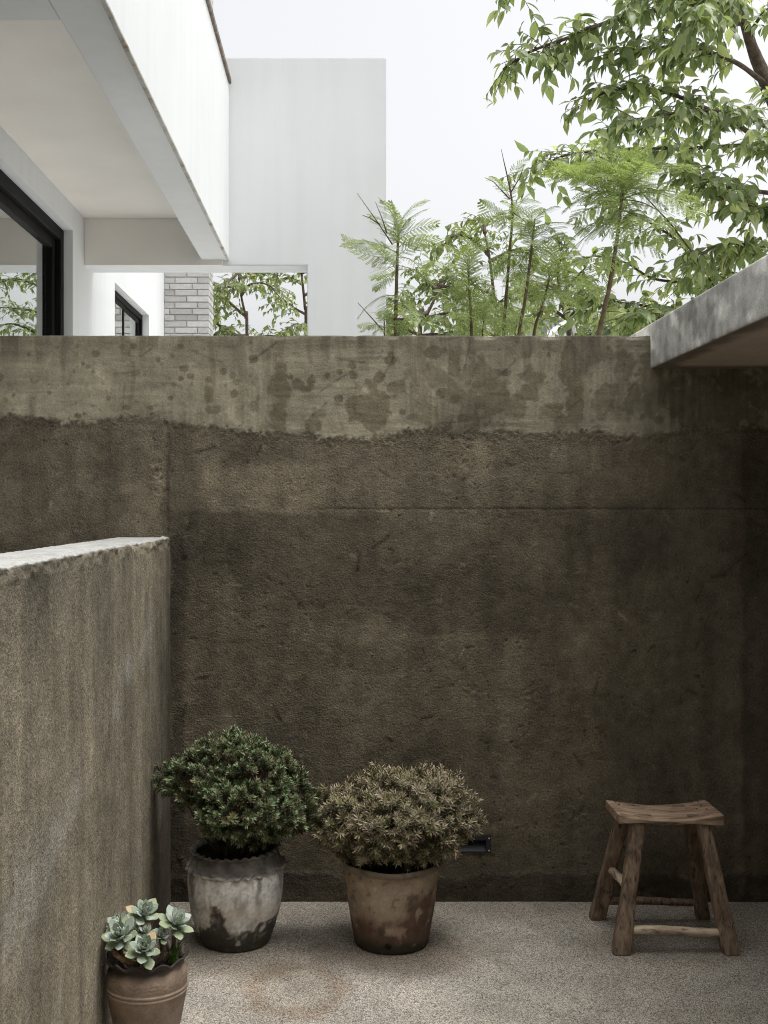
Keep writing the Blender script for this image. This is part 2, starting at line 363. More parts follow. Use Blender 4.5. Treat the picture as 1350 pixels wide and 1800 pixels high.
# ------------------------------------------------------------------ back wall
TOPZ = EYE + (CY - 590) * S
LX0, LX1, LZ0, LZ1 = (802 - CX) * S, (861 - CX) * S, EYE - (1497 - CY) * S, EYE - (1469 - CY) * S   # recess of the wall light
def back_wall():
    global rng
    step = 0.0046
    xs = np.arange(-1.698, 1.75, step)
    zs = np.concatenate([np.arange(-0.05, TOPZ - 0.008, step), [TOPZ - 0.006, TOPZ - 0.002]])
    nf = len(zs)
    thick = 0.20
    tops = np.array([0.002, 0.008] + list(np.linspace(0.02, thick - 0.01, 8)) + [thick])
    X = np.tile(xs, (nf, 1)); Z = np.tile(zs[:, None], (1, len(xs)))
    u, v = to_px(X, Z)
    big = fbm(X * 1.1, Z * 1.1, octv=4, seed=1); med = fbm(X * 4, Z * 4, octv=4, seed=2); fine = fbm(X * 22, Z * 22, octv=3, seed=3)
    wob = fbm(X * 3.0, Z * 0.6, octv=3, seed=6) * 18 + fbm(X * 14, Z * 14, octv=4, seed=7) * 16 + fbm(X * 50, Z * 50, octv=3, seed=9) * 16
    ub = np.array([-100, 0, 60, 150, 215, 300, 400, 470, 540, 600, 660, 700, 780, 900, 1000, 1100, 1200, 1350, 1500])
    vb = np.array([724, 728, 732, 740, 736, 744, 750, 760, 768, 764, 768, 760, 754, 758, 762, 762, 758, 752, 752])
    bnd = np.interp(u, ub, vb) + wob * 0.62
    band = sstep(bnd + 6, bnd - 5, v + 9 * fbm(X * 75, Z * 75, octv=2, seed=10))
    # -------- colour
    rough_c = np.array([0.122, 0.102, 0.070]); band_c = np.array([0.255, 0.228, 0.162])
    C = rough_c * np.clip(1 + 0.60 * big + 0.45 * med + 0.30 * fine, 0.4, 2)[..., None]
    warp_u = u + 14 * fbm(X * 6, Z * 6, octv=3, seed=21); warp_v = v + 14 * fbm(X * 6, Z * 6, octv=3, seed=22)
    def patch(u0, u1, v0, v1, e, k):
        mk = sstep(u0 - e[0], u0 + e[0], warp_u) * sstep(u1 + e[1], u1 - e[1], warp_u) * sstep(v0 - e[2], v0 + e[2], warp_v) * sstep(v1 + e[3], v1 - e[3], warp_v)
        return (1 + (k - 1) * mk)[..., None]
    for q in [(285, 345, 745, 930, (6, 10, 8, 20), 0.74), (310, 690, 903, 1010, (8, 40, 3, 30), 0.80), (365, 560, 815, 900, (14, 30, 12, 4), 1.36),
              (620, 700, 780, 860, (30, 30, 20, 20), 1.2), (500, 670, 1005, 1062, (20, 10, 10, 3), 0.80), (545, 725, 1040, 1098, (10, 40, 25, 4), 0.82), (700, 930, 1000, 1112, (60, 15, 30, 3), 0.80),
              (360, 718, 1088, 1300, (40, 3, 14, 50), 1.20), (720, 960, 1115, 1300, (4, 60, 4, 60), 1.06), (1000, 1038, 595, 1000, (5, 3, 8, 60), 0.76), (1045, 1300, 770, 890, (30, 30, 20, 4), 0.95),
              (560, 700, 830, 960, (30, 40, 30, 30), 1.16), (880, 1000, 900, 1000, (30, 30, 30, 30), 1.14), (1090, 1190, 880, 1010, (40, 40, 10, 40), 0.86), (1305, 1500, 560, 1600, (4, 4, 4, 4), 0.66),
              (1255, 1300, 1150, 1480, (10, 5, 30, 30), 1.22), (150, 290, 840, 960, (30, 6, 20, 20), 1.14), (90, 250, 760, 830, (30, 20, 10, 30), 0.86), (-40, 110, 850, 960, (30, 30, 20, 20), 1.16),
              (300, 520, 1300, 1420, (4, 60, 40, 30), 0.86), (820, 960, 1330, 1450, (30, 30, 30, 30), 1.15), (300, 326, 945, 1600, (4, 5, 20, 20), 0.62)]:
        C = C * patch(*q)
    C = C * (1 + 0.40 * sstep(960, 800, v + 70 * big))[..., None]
    cl = fbm(X * 2.1, Z * 1.6, octv=5, seed=36); C = C * (1 + 0.40 * np.clip(cl, -0.4, 0.6))[..., None]
    streak = fbm(X * 9, Z * 0.55, octv=3, seed=31)
    C = C * (1 + 0.34 * streak)[..., None]
    # dark damp skirt with a crumbling upper edge
    sk = sstep(-6, 6, v - (1536 + 16 * fbm(X * 2.5, 0 * X, octv=3, seed=33) + 6 * fbm(X * 20, Z * 20, octv=3, seed=34)))
    C = C * (1 - 0.38 * sk)[..., None]
    # smooth skim coat above: brush strokes, drips and splashes of water
    strokeV = fbm(X * 48, Z * 3.5, octv=4, seed=41, gain=0.7); strokeH = fbm(X * 3.5, Z * 52, octv=4, seed=42, gain=0.7)
    sel = sstep(-0.12, 0.12, fbm(X * 2.4, Z * 2.4, octv=2, seed=43))
    B = band_c * (1 + 0.50 * (sel * strokeV + (1 - sel) * strokeH) + 0.46 * fbm(X * 2.6, Z * 3.4, octv=5, seed=44) + 0.22 * sstep(420, 100, u) - 0.14 * sstep(600, 1000, u))[..., None]
    B = B * (1 - 0.20 * sstep(640, 600, v + 16 * med))[..., None]
    wet = np.zeros_like(u)
    def blot(cx, cy, rx, ry, k=1.0, w=1.0, seed=0):
        nonlocal wet
        msk = (np.abs(u - cx) < rx * 2.2) & (np.abs(v - cy) < ry * 2.2)
        if not msk.any(): return
        d = np.hypot((u[msk] - cx) / rx, (v[msk] - cy) / ry) + w * fbm(u[msk] * 0.045, v[msk] * 0.045, octv=4, seed=50 + seed)
        wet[msk] = np.maximum(wet[msk], k * (0.80 + 0.20 * ((cx * 7.3 + cy * 3.1) % 1.0)) * sstep(1.10, 0.88 - 0.16 * ((cx * 3.7) % 1.0), d))
    for b in [(322,648,9,8),(336,660,7,6),(318,665,5,4),(368,668,6,6),(368,692,9,15),(371,720,14,8),(445,632,7,7),(393,653,6,6),(412,690,9,8),(416,672,6,5),(492,688,18,36),(494,645,10,12),(490,735,14,22),
              (512,662,4,4),(523,675,12,9),(536,684,11,6),(545,672,8,9),(618,643,10,11),(622,660,8,9),(655,720,32,42),(665,662,9,12),(548,660,4,4),(620,715,12,26),(545,745,16,18),(560,748,6,8),(575,660,4,4),
              (485,748,14,10),(500,770,10,10),(700,680,18,20),(685,632,10,12),(838,676,12,9),(823,672,5,5),(830,690,8,6),(724,678,5,5),(735,679,6,6),(707,724,7,7),(870,705,34,30),(905,705,18,14),(930,690,14,16),(890,655,8,6),
              (940,700,9,8),(875,655,5,5),(1000,640,14,40),(1012,700,16,60),(1100,640,22,26),(1110,700,14,30),(1150,690,28,44),(1220,700,46,40),(1240,740,50,26),(1300,690,40,60),(170,622,7,7),(131,653,3,3),(146,640,4,4),
              (164,653,4,4),(120,675,4,4),(139,731,6,5),(148,727,4,4),(190,700,4,4),(134,708,3,3),(233,610,8,6),(265,718,7,5),(222,716,10,5),(24,694,4,4),(60,700,3,3),(215,610,6,6),(270,730,6,5),(300,700,4,3),(765,620,20,12),(800,640,14,20),(780,690,12,10),(745,735,30,10),(820,735,26,10)]:
        blot(*b, seed=int(b[0]) % 7)
    r2 = np.random.default_rng(5)
    for i in range(120):
        cx = r2.uniform(0, 1300); rr = r2.gamma(2.0, 1.5) + 1.5
        blot(cx, r2.uniform(600, 750), rr, rr * r2.uniform(0.8, 1.3), r2.uniform(0.45, 1.0), 0.3, i % 9)
    for cx, v0, v1, w_ in [(490,590,780,12),(372,600,700,5),(545,600,640,5),(575,600,635,6),(596,600,640,5),(232,640,720,4),(425,600,740,8),(1015,592,770,15),(690,600,650,6),(850,650,750,22),(1090,600,740,8),(640,592,650,8),(60,700,760,6)]:
        mk = np.exp(-((u - cx - 3*np.sin(v*0.05)) / w_) ** 4) * sstep(v0 - 14, v0, v) * sstep(v1 + 10, v1 - 10, v)
        wet = np.maximum(wet, 0.60 * mk * (0.75 + 0.5 * strokeV))
    # trowel scratches and hair cracks in the skim coat
    r3 = np.random.default_rng(15)
    for i in range(90):
        x0, y0 = r3.uniform(-60, 1250), r3.uniform(594, 760); ln_ = min(58.0, r3.gamma(2.0, 20)); an = r3.choice([0.05, -0.25, 1.2, 1.5, 2.2, 0.7]) + r3.normal() * 0.25
        x1, y1 = x0 + ln_ * math.cos(an), y0 + ln_ * math.sin(an)
        mm_ = (u > min(x0, x1) - 9) & (u < max(x0, x1) + 9) & (v > min(y0, y1) - 9) & (v < max(y0, y1) + 9)
        if not mm_.any(): continue
        uu, vv = u[mm_], v[mm_]; tt_ = np.clip(((uu - x0) * (x1 - x0) + (vv - y0) * (y1 - y0)) / (ln_ ** 2 + 1e-6), 0, 1)
        bow = 5 * np.sin(tt_ * math.pi) * r3.normal()
        dd = np.hypot(uu - x0 - tt_ * (x1 - x0), vv - y0 - tt_ * (y1 - y0) - bow)
        B[mm_] *= (1 - r3.choice([0.42, 0.30, -0.30]) * np.exp(-(dd / 1.9) ** 2))[..., None]
    mot = fbm(X * 10, Z * 11, octv=4, seed=48); wet = np.maximum(wet, 0.75 * sstep(0.02, 0.14, mot) * sstep(560, 820, u + 150 * big) * sstep(600, 625, v))
    run = fbm(X * 16, Z * 0.8, octv=3, seed=49); wet = np.maximum(wet, 0.55 * sstep(0.10, 0.25, run) * sstep(690, 600, v + 120 * med))
    lightp = sstep(0.12, 0.3, fbm(X * 8, Z * 8, octv=4, seed=47))
    B = B * (1 + 0.20 * lightp)[..., None]
    B = B * (1 - 0.52 * (wet * (0.9 + 0.3 * med + 0.3 * strokeV))[..., None] * np.array([0.94, 1.0, 1.08]))
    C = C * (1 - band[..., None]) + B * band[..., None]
    # hairline joint, cracks and pits
    jl = np.exp(-((v - 894 - 1.2 * fbm(X * 5, Z * 0, octv=3, seed=61)) / 1.7) ** 2) * sstep(520, 620, u)
    C = C * (1 - 0.45 * jl)[..., None]
    pn = fbm(X * 42, Z * 42, octv=2, seed=63); pit = sstep(0.40, 0.52, pn) * sstep(-0.05, 0.25, fbm(X * 3, Z * 3, octv=3, seed=64)) * (1 - 0.8 * band)
    C = C * (1 - 0.35 * pit)[..., None]
    vcr = np.exp(-((u - 296 - 8 * fbm(Z * 9, Z * 0, octv=4, seed=66)) / 3.0) ** 2) * sstep(740, 770, v) * sstep(960, 930, v)
    C = C * (1 - 0.35 * vcr)[..., None]
    lump = np.zeros_like(u)
    r4 = np.random.default_rng(17)
    for i in range(130):
        x0, y0 = r4.uniform(-40, 1340), r4.uniform(775, 1580); ln_ = r4.gamma(2.0, 7) + 3; an = r4.normal() * 0.6 + r4.choice([0.0, 1.5, 0.6])
        x1, y1 = x0 + ln_ * math.cos(an), y0 + ln_ * math.sin(an); rad_ = r4.uniform(1.6, 3.2); big_ = i % 4 == 0
        if big_: rad_ = r4.uniform(8, 22)
        mm_ = (u > min(x0, x1) - 2.5*rad_) & (u < max(x0, x1) + 2.5*rad_) & (v > min(y0, y1) - 2.5*rad_) & (v < max(y0, y1) + 2.5*rad_)
        if not mm_.any(): continue
        uu, vv = u[mm_], v[mm_]; tt_ = np.clip(((uu - x0) * (x1 - x0) + (vv - y0) * (y1 - y0)) / (ln_ ** 2 + 1e-6), 0, 1)
        g_ = np.exp(-(np.hypot(uu - x0 - tt_ * (x1 - x0), vv - y0 - tt_ * (y1 - y0)) / rad_) ** 2)
        if big_: lump[mm_] += g_ * 0.006 * np.clip(fbm(X[mm_] * 55, Z[mm_] * 55, octv=3, seed=91), -0.4, 1)
        else: C[mm_] *= (1 - r4.choice([0.5, 0.4, -0.6]) * g_)[..., None]; lump[mm_] -= g_ * 0.0015
    # plaster patch round the light
    lp = np.exp(-(((u - 858) / 16) ** 6)) * np.exp(-(((v - 1456) / 9) ** 4)) * 0.6 + np.exp(-(((u - 838) / 36) ** 6)) * np.exp(-(((v - 1507) / 9) ** 4)) * 0.3
    C = C * (1 + 0.9 * lp[..., None] * np.array([1, 0.9, 0.7]))
    # -------- relief
    dsp = 0.0035 * band + 0.0030 * big + 0.0012 * fine * (1 - 0.75 * band) + 0.0011 * fbm(X * 60, Z * 60, octv=2, seed=71) * (1 - 0.8 * band)
    dsp += 0.0012 * band * (sel * strokeV + (1 - sel) * strokeH) - 0.003 * pit - 0.002 * jl
    edge = np.exp(-((v - bnd - 8) / 14.0) ** 2)
    C = C * (1 - 0.16 * np.exp(-((v - bnd - 6) / 6.0) ** 2) * np.clip(1 + 4 * fine + 3 * med, 0, 2))[..., None]
    dsp += edge * (0.0060 * np.clip(fbm(X * 62, Z * 62, octv=3, seed=73), -0.25, 1)) + 0.004 * vcr * fbm(X * 40, Z * 40, octv=2, seed=74)
    dsp += 0.0040 * sk * (1 + 0.5 * fine) + lump
    cr = np.exp(-(((u - 1095) / 55) ** 2 + ((v - 1255) / 45) ** 2)); dsp += cr * 0.004 * fbm(X * 18, Z * 18, octv=3, seed=75)
    Yf = D - dsp
    # chipped arris at the top
    chip = np.clip(fbm(X[0] * 14, X[0] * 0, octv=4, seed=81) - 0.12, 0, 1) * 0.016
    for cx, w_, k in ((860, 12, 0.012), (968, 16, 0.016), (490, 18, 0.008), (1115, 20, 0.010)):
        chip += k * np.exp(-(((to_px(X[0], 0)[0] - cx) / w_) ** 2)) * (0.6 + 0.6 * np.abs(perlin(X[0] * 90, 0, seed=82)))
    near_top = sstep(TOPZ - 0.02, TOPZ, Z)
    Yf = Yf + near_top * chip[None] * 0.9; Zf = Z - near_top * chip[None] * 0.55
    Xt = np.tile(xs, (len(tops), 1))
    ft = sstep(0.03, 0.0, tops)[:, None]
    Yt = D - dsp[-1][None] * ft + tops[:, None] + chip[None] * 0.9 * ft
    Zt = TOPZ + 0.0015 * fbm(Xt * 20, Yt * 20, octv=3, seed=83) - chip[None] * 0.45 * ft
    Ct = np.ones(Xt.shape + (3,)) * np.array([0.33, 0.32, 0.29]) * (1 + 0.3 * fbm(Xt * 12, Yt * 12, octv=3, seed=84))[..., None]
    V = np.concatenate([np.stack([X, Yf, Zf], -1), np.stack([Xt, Yt, Zt], -1)]).reshape(-1, 3)
    CC = np.clip(np.concatenate([C, Ct]).reshape(-1, 3), 0.008, 0.9)
    CC = np.concatenate([CC, np.concatenate([1 - 0.68 * band, np.ones(Xt.shape)]).reshape(-1, 1)], 1)
    Fq = grid_faces(nf + len(tops), len(xs))
    cen = V[Fq].mean(1)
    keep = ~((cen[:, 0] > LX0) & (cen[:, 0] < LX1) & (cen[:, 2] > LZ0) & (cen[:, 2] < LZ1) & (cen[:, 1] < D + 0.05))
    Fq = Fq[keep]
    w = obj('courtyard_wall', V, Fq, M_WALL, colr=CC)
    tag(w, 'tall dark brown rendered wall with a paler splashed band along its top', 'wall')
    b = box('wall_core', (-1.69, 1.74, D + 0.075, D + 0.196, -0.05, TOPZ - 0.012), M_MORTAR, w, 0)
    return w
back_wall()

# ------------------------------------------------------------------ low wall on the left
WX = (300 - CX) * S; WZ = EYE - (944 - CY) * S; WT = 0.213
def low_wall():
    ys = np.concatenate([np.arange(-1.5, 2.0, 0.05), np.arange(2.0, D - 0.001, 0.007)]); ys[-1] = D - 0.003
    zs = np.arange(-0.05, WZ - 0.016, 0.007)
    ang = np.linspace(0, np.pi / 2, 5)
    rr = 0.012
    prof = [(WX, z, 0) for z in zs] + [(WX - rr + rr * math.cos(a), WZ - rr + rr * math.sin(a), 1) for a in ang]
    prof += [(x, WZ, 2) for x in np.linspace(WX - rr - 0.008, WX - WT + rr, 20)] + [(WX - WT + rr - rr * math.sin(a), WZ - rr + rr * math.cos(a), 2) for a in ang[1:]]
    prof += [(WX - WT, z, 3) for z in np.linspace(WZ - 0.05, -0.05, 12)]
    pr = np.array([(p[0], p[1]) for p in prof]); kind = np.array([p[2] for p in prof])
    PX_ = np.tile(pr[:, 0][:, None], (1, len(ys))); PZ = np.tile(pr[:, 1][:, None], (1, len(ys))); PY = np.tile(ys, (len(pr), 1))
    tang = np.gradient(pr, axis=0); nrm = np.stack([tang[:, 1], -tang[:, 0]], 1); nrm /= np.linalg.norm(nrm, axis=1)[:, None]
    n_big = fbm(PY * 1.3, PZ * 1.3, PX_ * 3, 4, 101); n_fine = fbm(PY * 24, PZ * 24, PX_ * 24, 3, 102)
    d = 0.003 * n_big + 0.0014 * n_fine + 0.0010 * fbm(PY * 60, PZ * 60, PX_ * 60, 2, 103)
    rid = fbm(PY * 14, PZ * 1.0, PX_ * 3, 3, 104); d += 0.0014 * rid
    crumb = np.exp(-((PZ - WZ) / 0.035) ** 2) * (PX_ > WX - 0.03)
    d += crumb * 0.020 * np.clip(fbm(PY * 13, PZ * 30, PX_ * 30, 4, 105) - 0.1, -0.45, 0.5)
    top = sstep(0.55, 0.9, nrm[:, 1])[:, None] * np.ones_like(PY)
    d = d * (1 - 0.3 * top) + top * 0.002 * fbm(PY * 30, PX_ * 5, octv=3, seed=106)
    streak = fbm(PY * 9, PZ * 0.7, octv=4, seed=110); st2 = fbm(PY * 26, PZ * 1.6, octv=3, seed=111)
    c0 = np.array([0.208, 0.181, 0.130])
    C = c0 * (1 + 0.36 * streak + 0.22 * st2 + 0.62 * fbm(PY * 2.5, PZ * 2.5, octv=4, seed=112) + 0.28 * n_fine)[..., None]
    # dark stain and painted-in shade next to the corner, run-off below the coping
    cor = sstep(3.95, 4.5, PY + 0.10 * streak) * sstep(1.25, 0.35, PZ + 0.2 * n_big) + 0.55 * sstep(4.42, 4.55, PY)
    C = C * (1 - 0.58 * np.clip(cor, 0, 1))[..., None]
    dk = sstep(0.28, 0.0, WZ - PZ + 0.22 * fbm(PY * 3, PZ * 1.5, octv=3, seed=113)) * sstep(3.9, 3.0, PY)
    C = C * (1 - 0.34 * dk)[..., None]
    for y0, w_ in ((2.52, 0.05), (3.02, 0.035), (3.30, 0.03), (3.72, 0.05)):
        C = C * (1 - 0.28 * np.exp(-((PY - y0 + 0.02 * n_big) / w_) ** 2) * (0.7 + st2))[..., None]
    # pale lime bloom, in slanting wisps
    wis = np.exp(-((PZ - (0.90 + 0.28 * (PY - 3.2)) - 0.07 * n_big) / 0.07) ** 2) * sstep(0.0, 0.35, fbm(PY * 3, PZ * 3, octv=4, seed=115))
    wis += 0.9 * np.exp(-((PZ - 0.30 - 0.1 * n_big) / 0.16) ** 2) * sstep(0.08, 0.45, fbm(PY * 7, PZ * 5, octv=4, seed=116))
    wis += np.exp(-((PZ - 0.72) / 0.16) ** 2) * np.exp(-((PY - 2.45) / 0.25) ** 2) * (0.5 + fbm(PY * 8, PZ * 5, octv=3, seed=118))
    C = C * (1 - 0.34 * np.clip(wis, 0, 1)[..., None]) + 0.34 * np.clip(wis, 0, 1)[..., None] * np.array([0.43, 0.41, 0.37])
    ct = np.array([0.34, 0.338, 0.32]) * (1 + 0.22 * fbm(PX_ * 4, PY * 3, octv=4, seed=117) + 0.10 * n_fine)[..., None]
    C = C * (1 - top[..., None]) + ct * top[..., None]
    V = np.stack([PX_ + nrm[:, 0][:, None] * d, PY, PZ + nrm[:, 1][:, None] * d], -1)
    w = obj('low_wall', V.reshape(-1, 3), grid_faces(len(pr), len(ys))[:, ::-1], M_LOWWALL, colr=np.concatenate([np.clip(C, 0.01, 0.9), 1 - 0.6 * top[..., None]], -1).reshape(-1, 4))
    tag(w, 'low streaked brown wall with pale top, running towards the viewer on the left', 'wall')
low_wall()

# ------------------------------------------------------------------ concrete canopy slab, right wall, rear wall and a roof added for shade
SX = (1143 - CX) * S; SZ0 = EYE + (CY - 648) * S; SZ1 = EYE + (CY - 569) * S
def slab():
    Y0, Y1, X1 = -1.6, 5.35, 1.95
    ys = np.arange(Y0, Y1, 0.0125)
    prof = [(X1, SZ0)] + [(x, SZ0) for x in np.linspace(X1 - 0.05, SX + 0.006, 60)] + [(SX + 0.002, SZ0 + 0.002)] + [(SX, z) for z in np.linspace(SZ0 + 0.006, SZ1 - 0.005, 18)] + [(SX + 0.002, SZ1 - 0.001), (SX + 0.006, SZ1)] + [(x, SZ1) for x in np.linspace(SX + 0.03, X1, 10)]
    pr = np.array(prof)
    PX_ = np.tile(pr[:, 0][:, None], (1, len(ys))); PZ = np.tile(pr[:, 1][:, None], (1, len(ys))); PY = np.tile(ys, (len(pr), 1))
    nb = fbm(PY * 2, PZ * 4, PX_ * 2, 4, 201); ns = fbm(PY * 9, PZ * 2.2, PX_ * 6, 4, 202)
    side = (PX_ < SX + 0.004) & (PZ > SZ0 + 0.001); und = PZ < SZ0 + 0.0015
    C = np.array([0.42, 0.41, 0.38]) * np.clip(1 + 0.7 * nb + 0.7 * ns + 0.5 * fbm(PY * 25, PZ * 25, PX_ * 25, 4, 208), 0.4, 2)[..., None]
    wh = sstep(0.04, 0.36, fbm(PY * 4.5, PZ * 7, octv=4, seed=203))
    C = C * (1 + 0.8 * wh)[..., None]
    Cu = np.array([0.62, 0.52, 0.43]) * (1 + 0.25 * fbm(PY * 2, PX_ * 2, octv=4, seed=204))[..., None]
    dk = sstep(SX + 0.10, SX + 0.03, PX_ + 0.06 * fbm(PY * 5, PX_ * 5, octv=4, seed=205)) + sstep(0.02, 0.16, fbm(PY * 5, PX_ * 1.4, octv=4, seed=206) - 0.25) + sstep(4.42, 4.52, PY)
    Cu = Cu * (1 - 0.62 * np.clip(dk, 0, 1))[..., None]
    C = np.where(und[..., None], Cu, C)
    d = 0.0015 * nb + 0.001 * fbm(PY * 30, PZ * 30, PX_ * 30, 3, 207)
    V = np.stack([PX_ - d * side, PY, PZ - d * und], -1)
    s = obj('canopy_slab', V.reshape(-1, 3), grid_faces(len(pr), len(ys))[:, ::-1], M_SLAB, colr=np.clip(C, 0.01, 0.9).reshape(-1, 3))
    tag(s, 'grey concrete canopy slab with whitish stains jutting in from the right', 'canopy')
slab()
def plain_wall(name, b, label):
    bm = bmesh.new(); box_bm(bm, *b); me = bpy.data.meshes.new(name)
    bmesh.ops.recalc_face_normals(bm, faces=bm.faces); bm.to_mesh(me); bm.free()
    c = me.color_attributes.new('Col', 'FLOAT_COLOR', 'POINT')
    for d in c.data: d.color = (0.26, 0.22, 0.165, 1)
    return tag(link(name, me, M_WALL), label, 'wall')
plain_wall('side_wall', (1.752, 1.95, -1.6, D + 0.19, -0.05, SZ0 - 0.002), 'dark rendered wall closing the courtyard under the concrete canopy')
ROOF_Y = 0.3
plain_wall('rear_wall', (-1.698, 1.95, -1.85, -1.602, -0.05, 2.95), 'dark rendered wall behind the viewer')
rf = box('shading_roof', (-1.698, 1.95, -1.85, ROOF_Y, 2.952, 3.15), M_SLAB, None, 0.01)  # unseen roof, added to shade the courtyard
tag(rf, 'unseen concrete roof over the viewer, added to shade the courtyard', 'roof')
c_ = rf.data.color_attributes.new('Col', 'FLOAT_COLOR', 'POINT')
for d_ in c_.data: d_.color = (0.27, 0.25, 0.22, 1)

# ------------------------------------------------------------------ white house
HX = -1.70
house = empty('white_house', (HX, 7.0, 0))
tag(house, 'white stucco house with a long overhanging upper volume and grey brick pier', 'building')
def wall_holes(name, x0, x1, y0, y1, z0, z1, holes, mat, parent):
    ysb = sorted({y0, y1, *[h[0] for h in holes], *[h[1] for h in holes]}); zsb = sorted({z0, z1, *[h[2] for h in holes], *[h[3] for h in holes]})
    def solid(i, j):
        if not (0 <= i < len(ysb)-1 and 0 <= j < len(zsb)-1): return False
        cy, cz = (ysb[i]+ysb[i+1])/2, (zsb[j]+zsb[j+1])/2
        return not any(h[0] < cy < h[1] and h[2] < cz < h[3] for h in holes)
    V, Fq = [], []
    def q(*p): k = len(V); V.extend(p); Fq.append((k, k+1, k+2, k+3))
    for i in range(len(ysb)-1):
        for j in range(len(zsb)-1):
            if not solid(i, j): continue
            a, b, c, d = ysb[i], ysb[i+1], zsb[j], zsb[j+1]
            q((x1,a,c),(x1,b,c),(x1,b,d),(x1,a,d)); q((x0,a,c),(x0,a,d),(x0,b,d),(x0,b,c))
            if not solid(i-1, j): q((x0,a,c),(x1,a,c),(x1,a,d),(x0,a,d))
            if not solid(i+1, j): q((x0,b,c),(x0,b,d),(x1,b,d),(x1,b,c))
            if not solid(i, j-1): q((x0,a,c),(x0,b,c),(x1,b,c),(x1,a,c))
            if not solid(i, j+1): q((x0,a,d),(x1,a,d),(x1,b,d),(x0,b,d))
    return obj(name, V, Fq, mat, parent, False)
W1 = (5.0, 7.26, 0.4, 3.262); W2 = (8.58, 10.07, 1.2, 3.19)
wall_holes('side_wall', HX - 0.25, HX, -1.6, 10.9, -0.05, 4.25, [W1, W2], M_WHITE, house)
BZ = 3.144; BXo, BXi = -0.76, -0.939
YE = 7.60
box('parapet_beam', (BXi, BXo, 3.2, YE - 0.001, BZ, 4.290), M_WHITE, house, 0.008)
box('ceiling', (HX + 0.001, BXi - 0.001, 3.84, YE - 0.001, 3.415, 3.60), M_CREAM, house, 0)
box('end_beam', (HX + 0.001, BXi - 0.001, 3.2, 3.842, BZ + 0.002, 4.1), M_WHITE, house, 0.006)
lb = box('ceiling_beam', (HX + 0.001, -0.800, YE - 0.03, YE - 0.0005, 3.108, 3.414), M_CREAM, house, 0.004)
cp = box('coping', (BXi - 0.02, BXo + 0.016, 3.18, YE - 0.02, 4.288, 4.320), M_COPING, house, 0.004)
m = MT('stained_edge'); M_DRIP = m.done(m.ramp(m.noise(9, 6, 0.7), [(0.40, (0.55, 0.545, 0.53)), (0.56, (0.45, 0.43, 0.39)), (0.66, (0.26, 0.21, 0.15))]), 0.9)
box('drip_edge', (BXo - 0.014, BXo + 0.004, 3.2, YE - 0.035, BZ - 0.007, BZ + 0.004), M_DRIP, house, 0.002, 1)
# L-shaped portal wall: lintel above the passage and the pillar on the right
PXr, POx, PZt = 0.263, -0.252, 4.467
poly = [(HX - 0.25, 3.112), (POx, 3.112), (POx, -0.05), (PXr, -0.05), (PXr, PZt), (HX - 0.25, PZt)]
bm = bmesh.new()
off = wpos(house)
vsx = [bm.verts.new((x - off.x, YE - off.y, z - off.z)) for x, z in poly]
f = bm.faces.new(vsx)
ex = bmesh.ops.extrude_face_region(bm, geom=[f])
bmesh.ops.translate(bm, vec=(0, 0.24, 0), verts=[v for v in ex['geom'] if isinstance(v, bmesh.types.BMVert)])
bmesh.ops.recalc_face_normals(bm, faces=bm.faces)
bmesh.ops.bevel(bm, geom=bm.edges[:], offset=0.006, segments=2, affect='EDGES')
me = bpy.data.meshes.new('portal_wall'); bm.to_mesh(me); bm.free(); link('portal_wall', me, M_WHITE, house)
# room behind the windows
box('room_back', (-4.3, -4.2, 1.0, 10.8, -0.05, 4.2), M_ROOM, house, 0)
box('room_floor', (-4.2, HX - 0.251, 1.0, 10.8, 0.0, 0.05), M_ROOM, house, 0)
box('room_ceiling', (-4.2, HX - 0.251, 1.0, 10.8, 3.45, 3.55), M_ROOM, house, 0)
box('room_end', (-4.2, HX - 0.251, 10.7, 10.8, 0.06, 3.44), M_ROOM, house, 0)
box('room_side', (-4.2, HX - 0.251, 1.0, 1.1, 0.06, 3.44), M_ROOM, house, 0)
def window(y0, y1, z0, z1, wid, mull, label=None, dep=1.0):
    w = empty('window', (0, 0, 0)); w.parent = house; w.location = Vector((HX, (y0+y1)/2, z0)) - wpos(house)
    if label: w['label'] = label
    xf = HX - 0.055
    def ring(name, ya, yb, za, zb, t, xa, xb):
        for b in ((ya, ya+t, za, zb), (yb-t, yb, za, zb), (ya+t, yb-t, zb-t, zb), (ya+t, yb-t, za, za+t)):
            box(name, (xa, xb, b[0], b[1], b[2], b[3]), M_BLACK, w, 0.004, 1)
    g_ = 0.002
    ring('frame', y0+g_, y1-g_, z0+g_, z1-g_, wid, xf - 0.10, xf)
    ins = wid + 0.001
    cuts = [y0+ins] + mull + [y1-ins]
    for k in range(len(cuts)-1):
        dx = 0.035 * (k % 2) * dep
        ya, yb = cuts[k] - (0.03 if k else 0), cuts[k+1]
        ring('sash', ya, yb, z0+ins, z1-ins, wid*0.85, xf - 0.085 - dx, xf - 0.035 * dep - dx)
        box('pane', (xf - 0.064 * dep - dx, xf - 0.058 * dep - dx, ya+wid*0.85-0.004, yb-wid*0.85+0.004, z0+ins+wid*0.85-0.004, z1-ins-wid*0.85+0.004), M_GLASS, w, 0)
    return w
w1 = window(*W1, 0.075, [], 'large black framed window reflecting trees')
w2 = window(*W2, 0.045, [9.30], 'smaller black sliding window beyond the passage', 0.3)
yy = np.linspace(5.02, 7.2, 300); zz = np.linspace(0.45, 3.3, 12)
YY2, ZZ2 = np.meshgrid(yy, zz)
XX2 = -2.2 + 0.035 * np.sin(YY2 * 48 + 1.5 * np.sin(YY2 * 7)) + 0.012 * np.sin(YY2 * 110) + 0.01 * fbm(YY2 * 3, ZZ2, octv=2, seed=300)
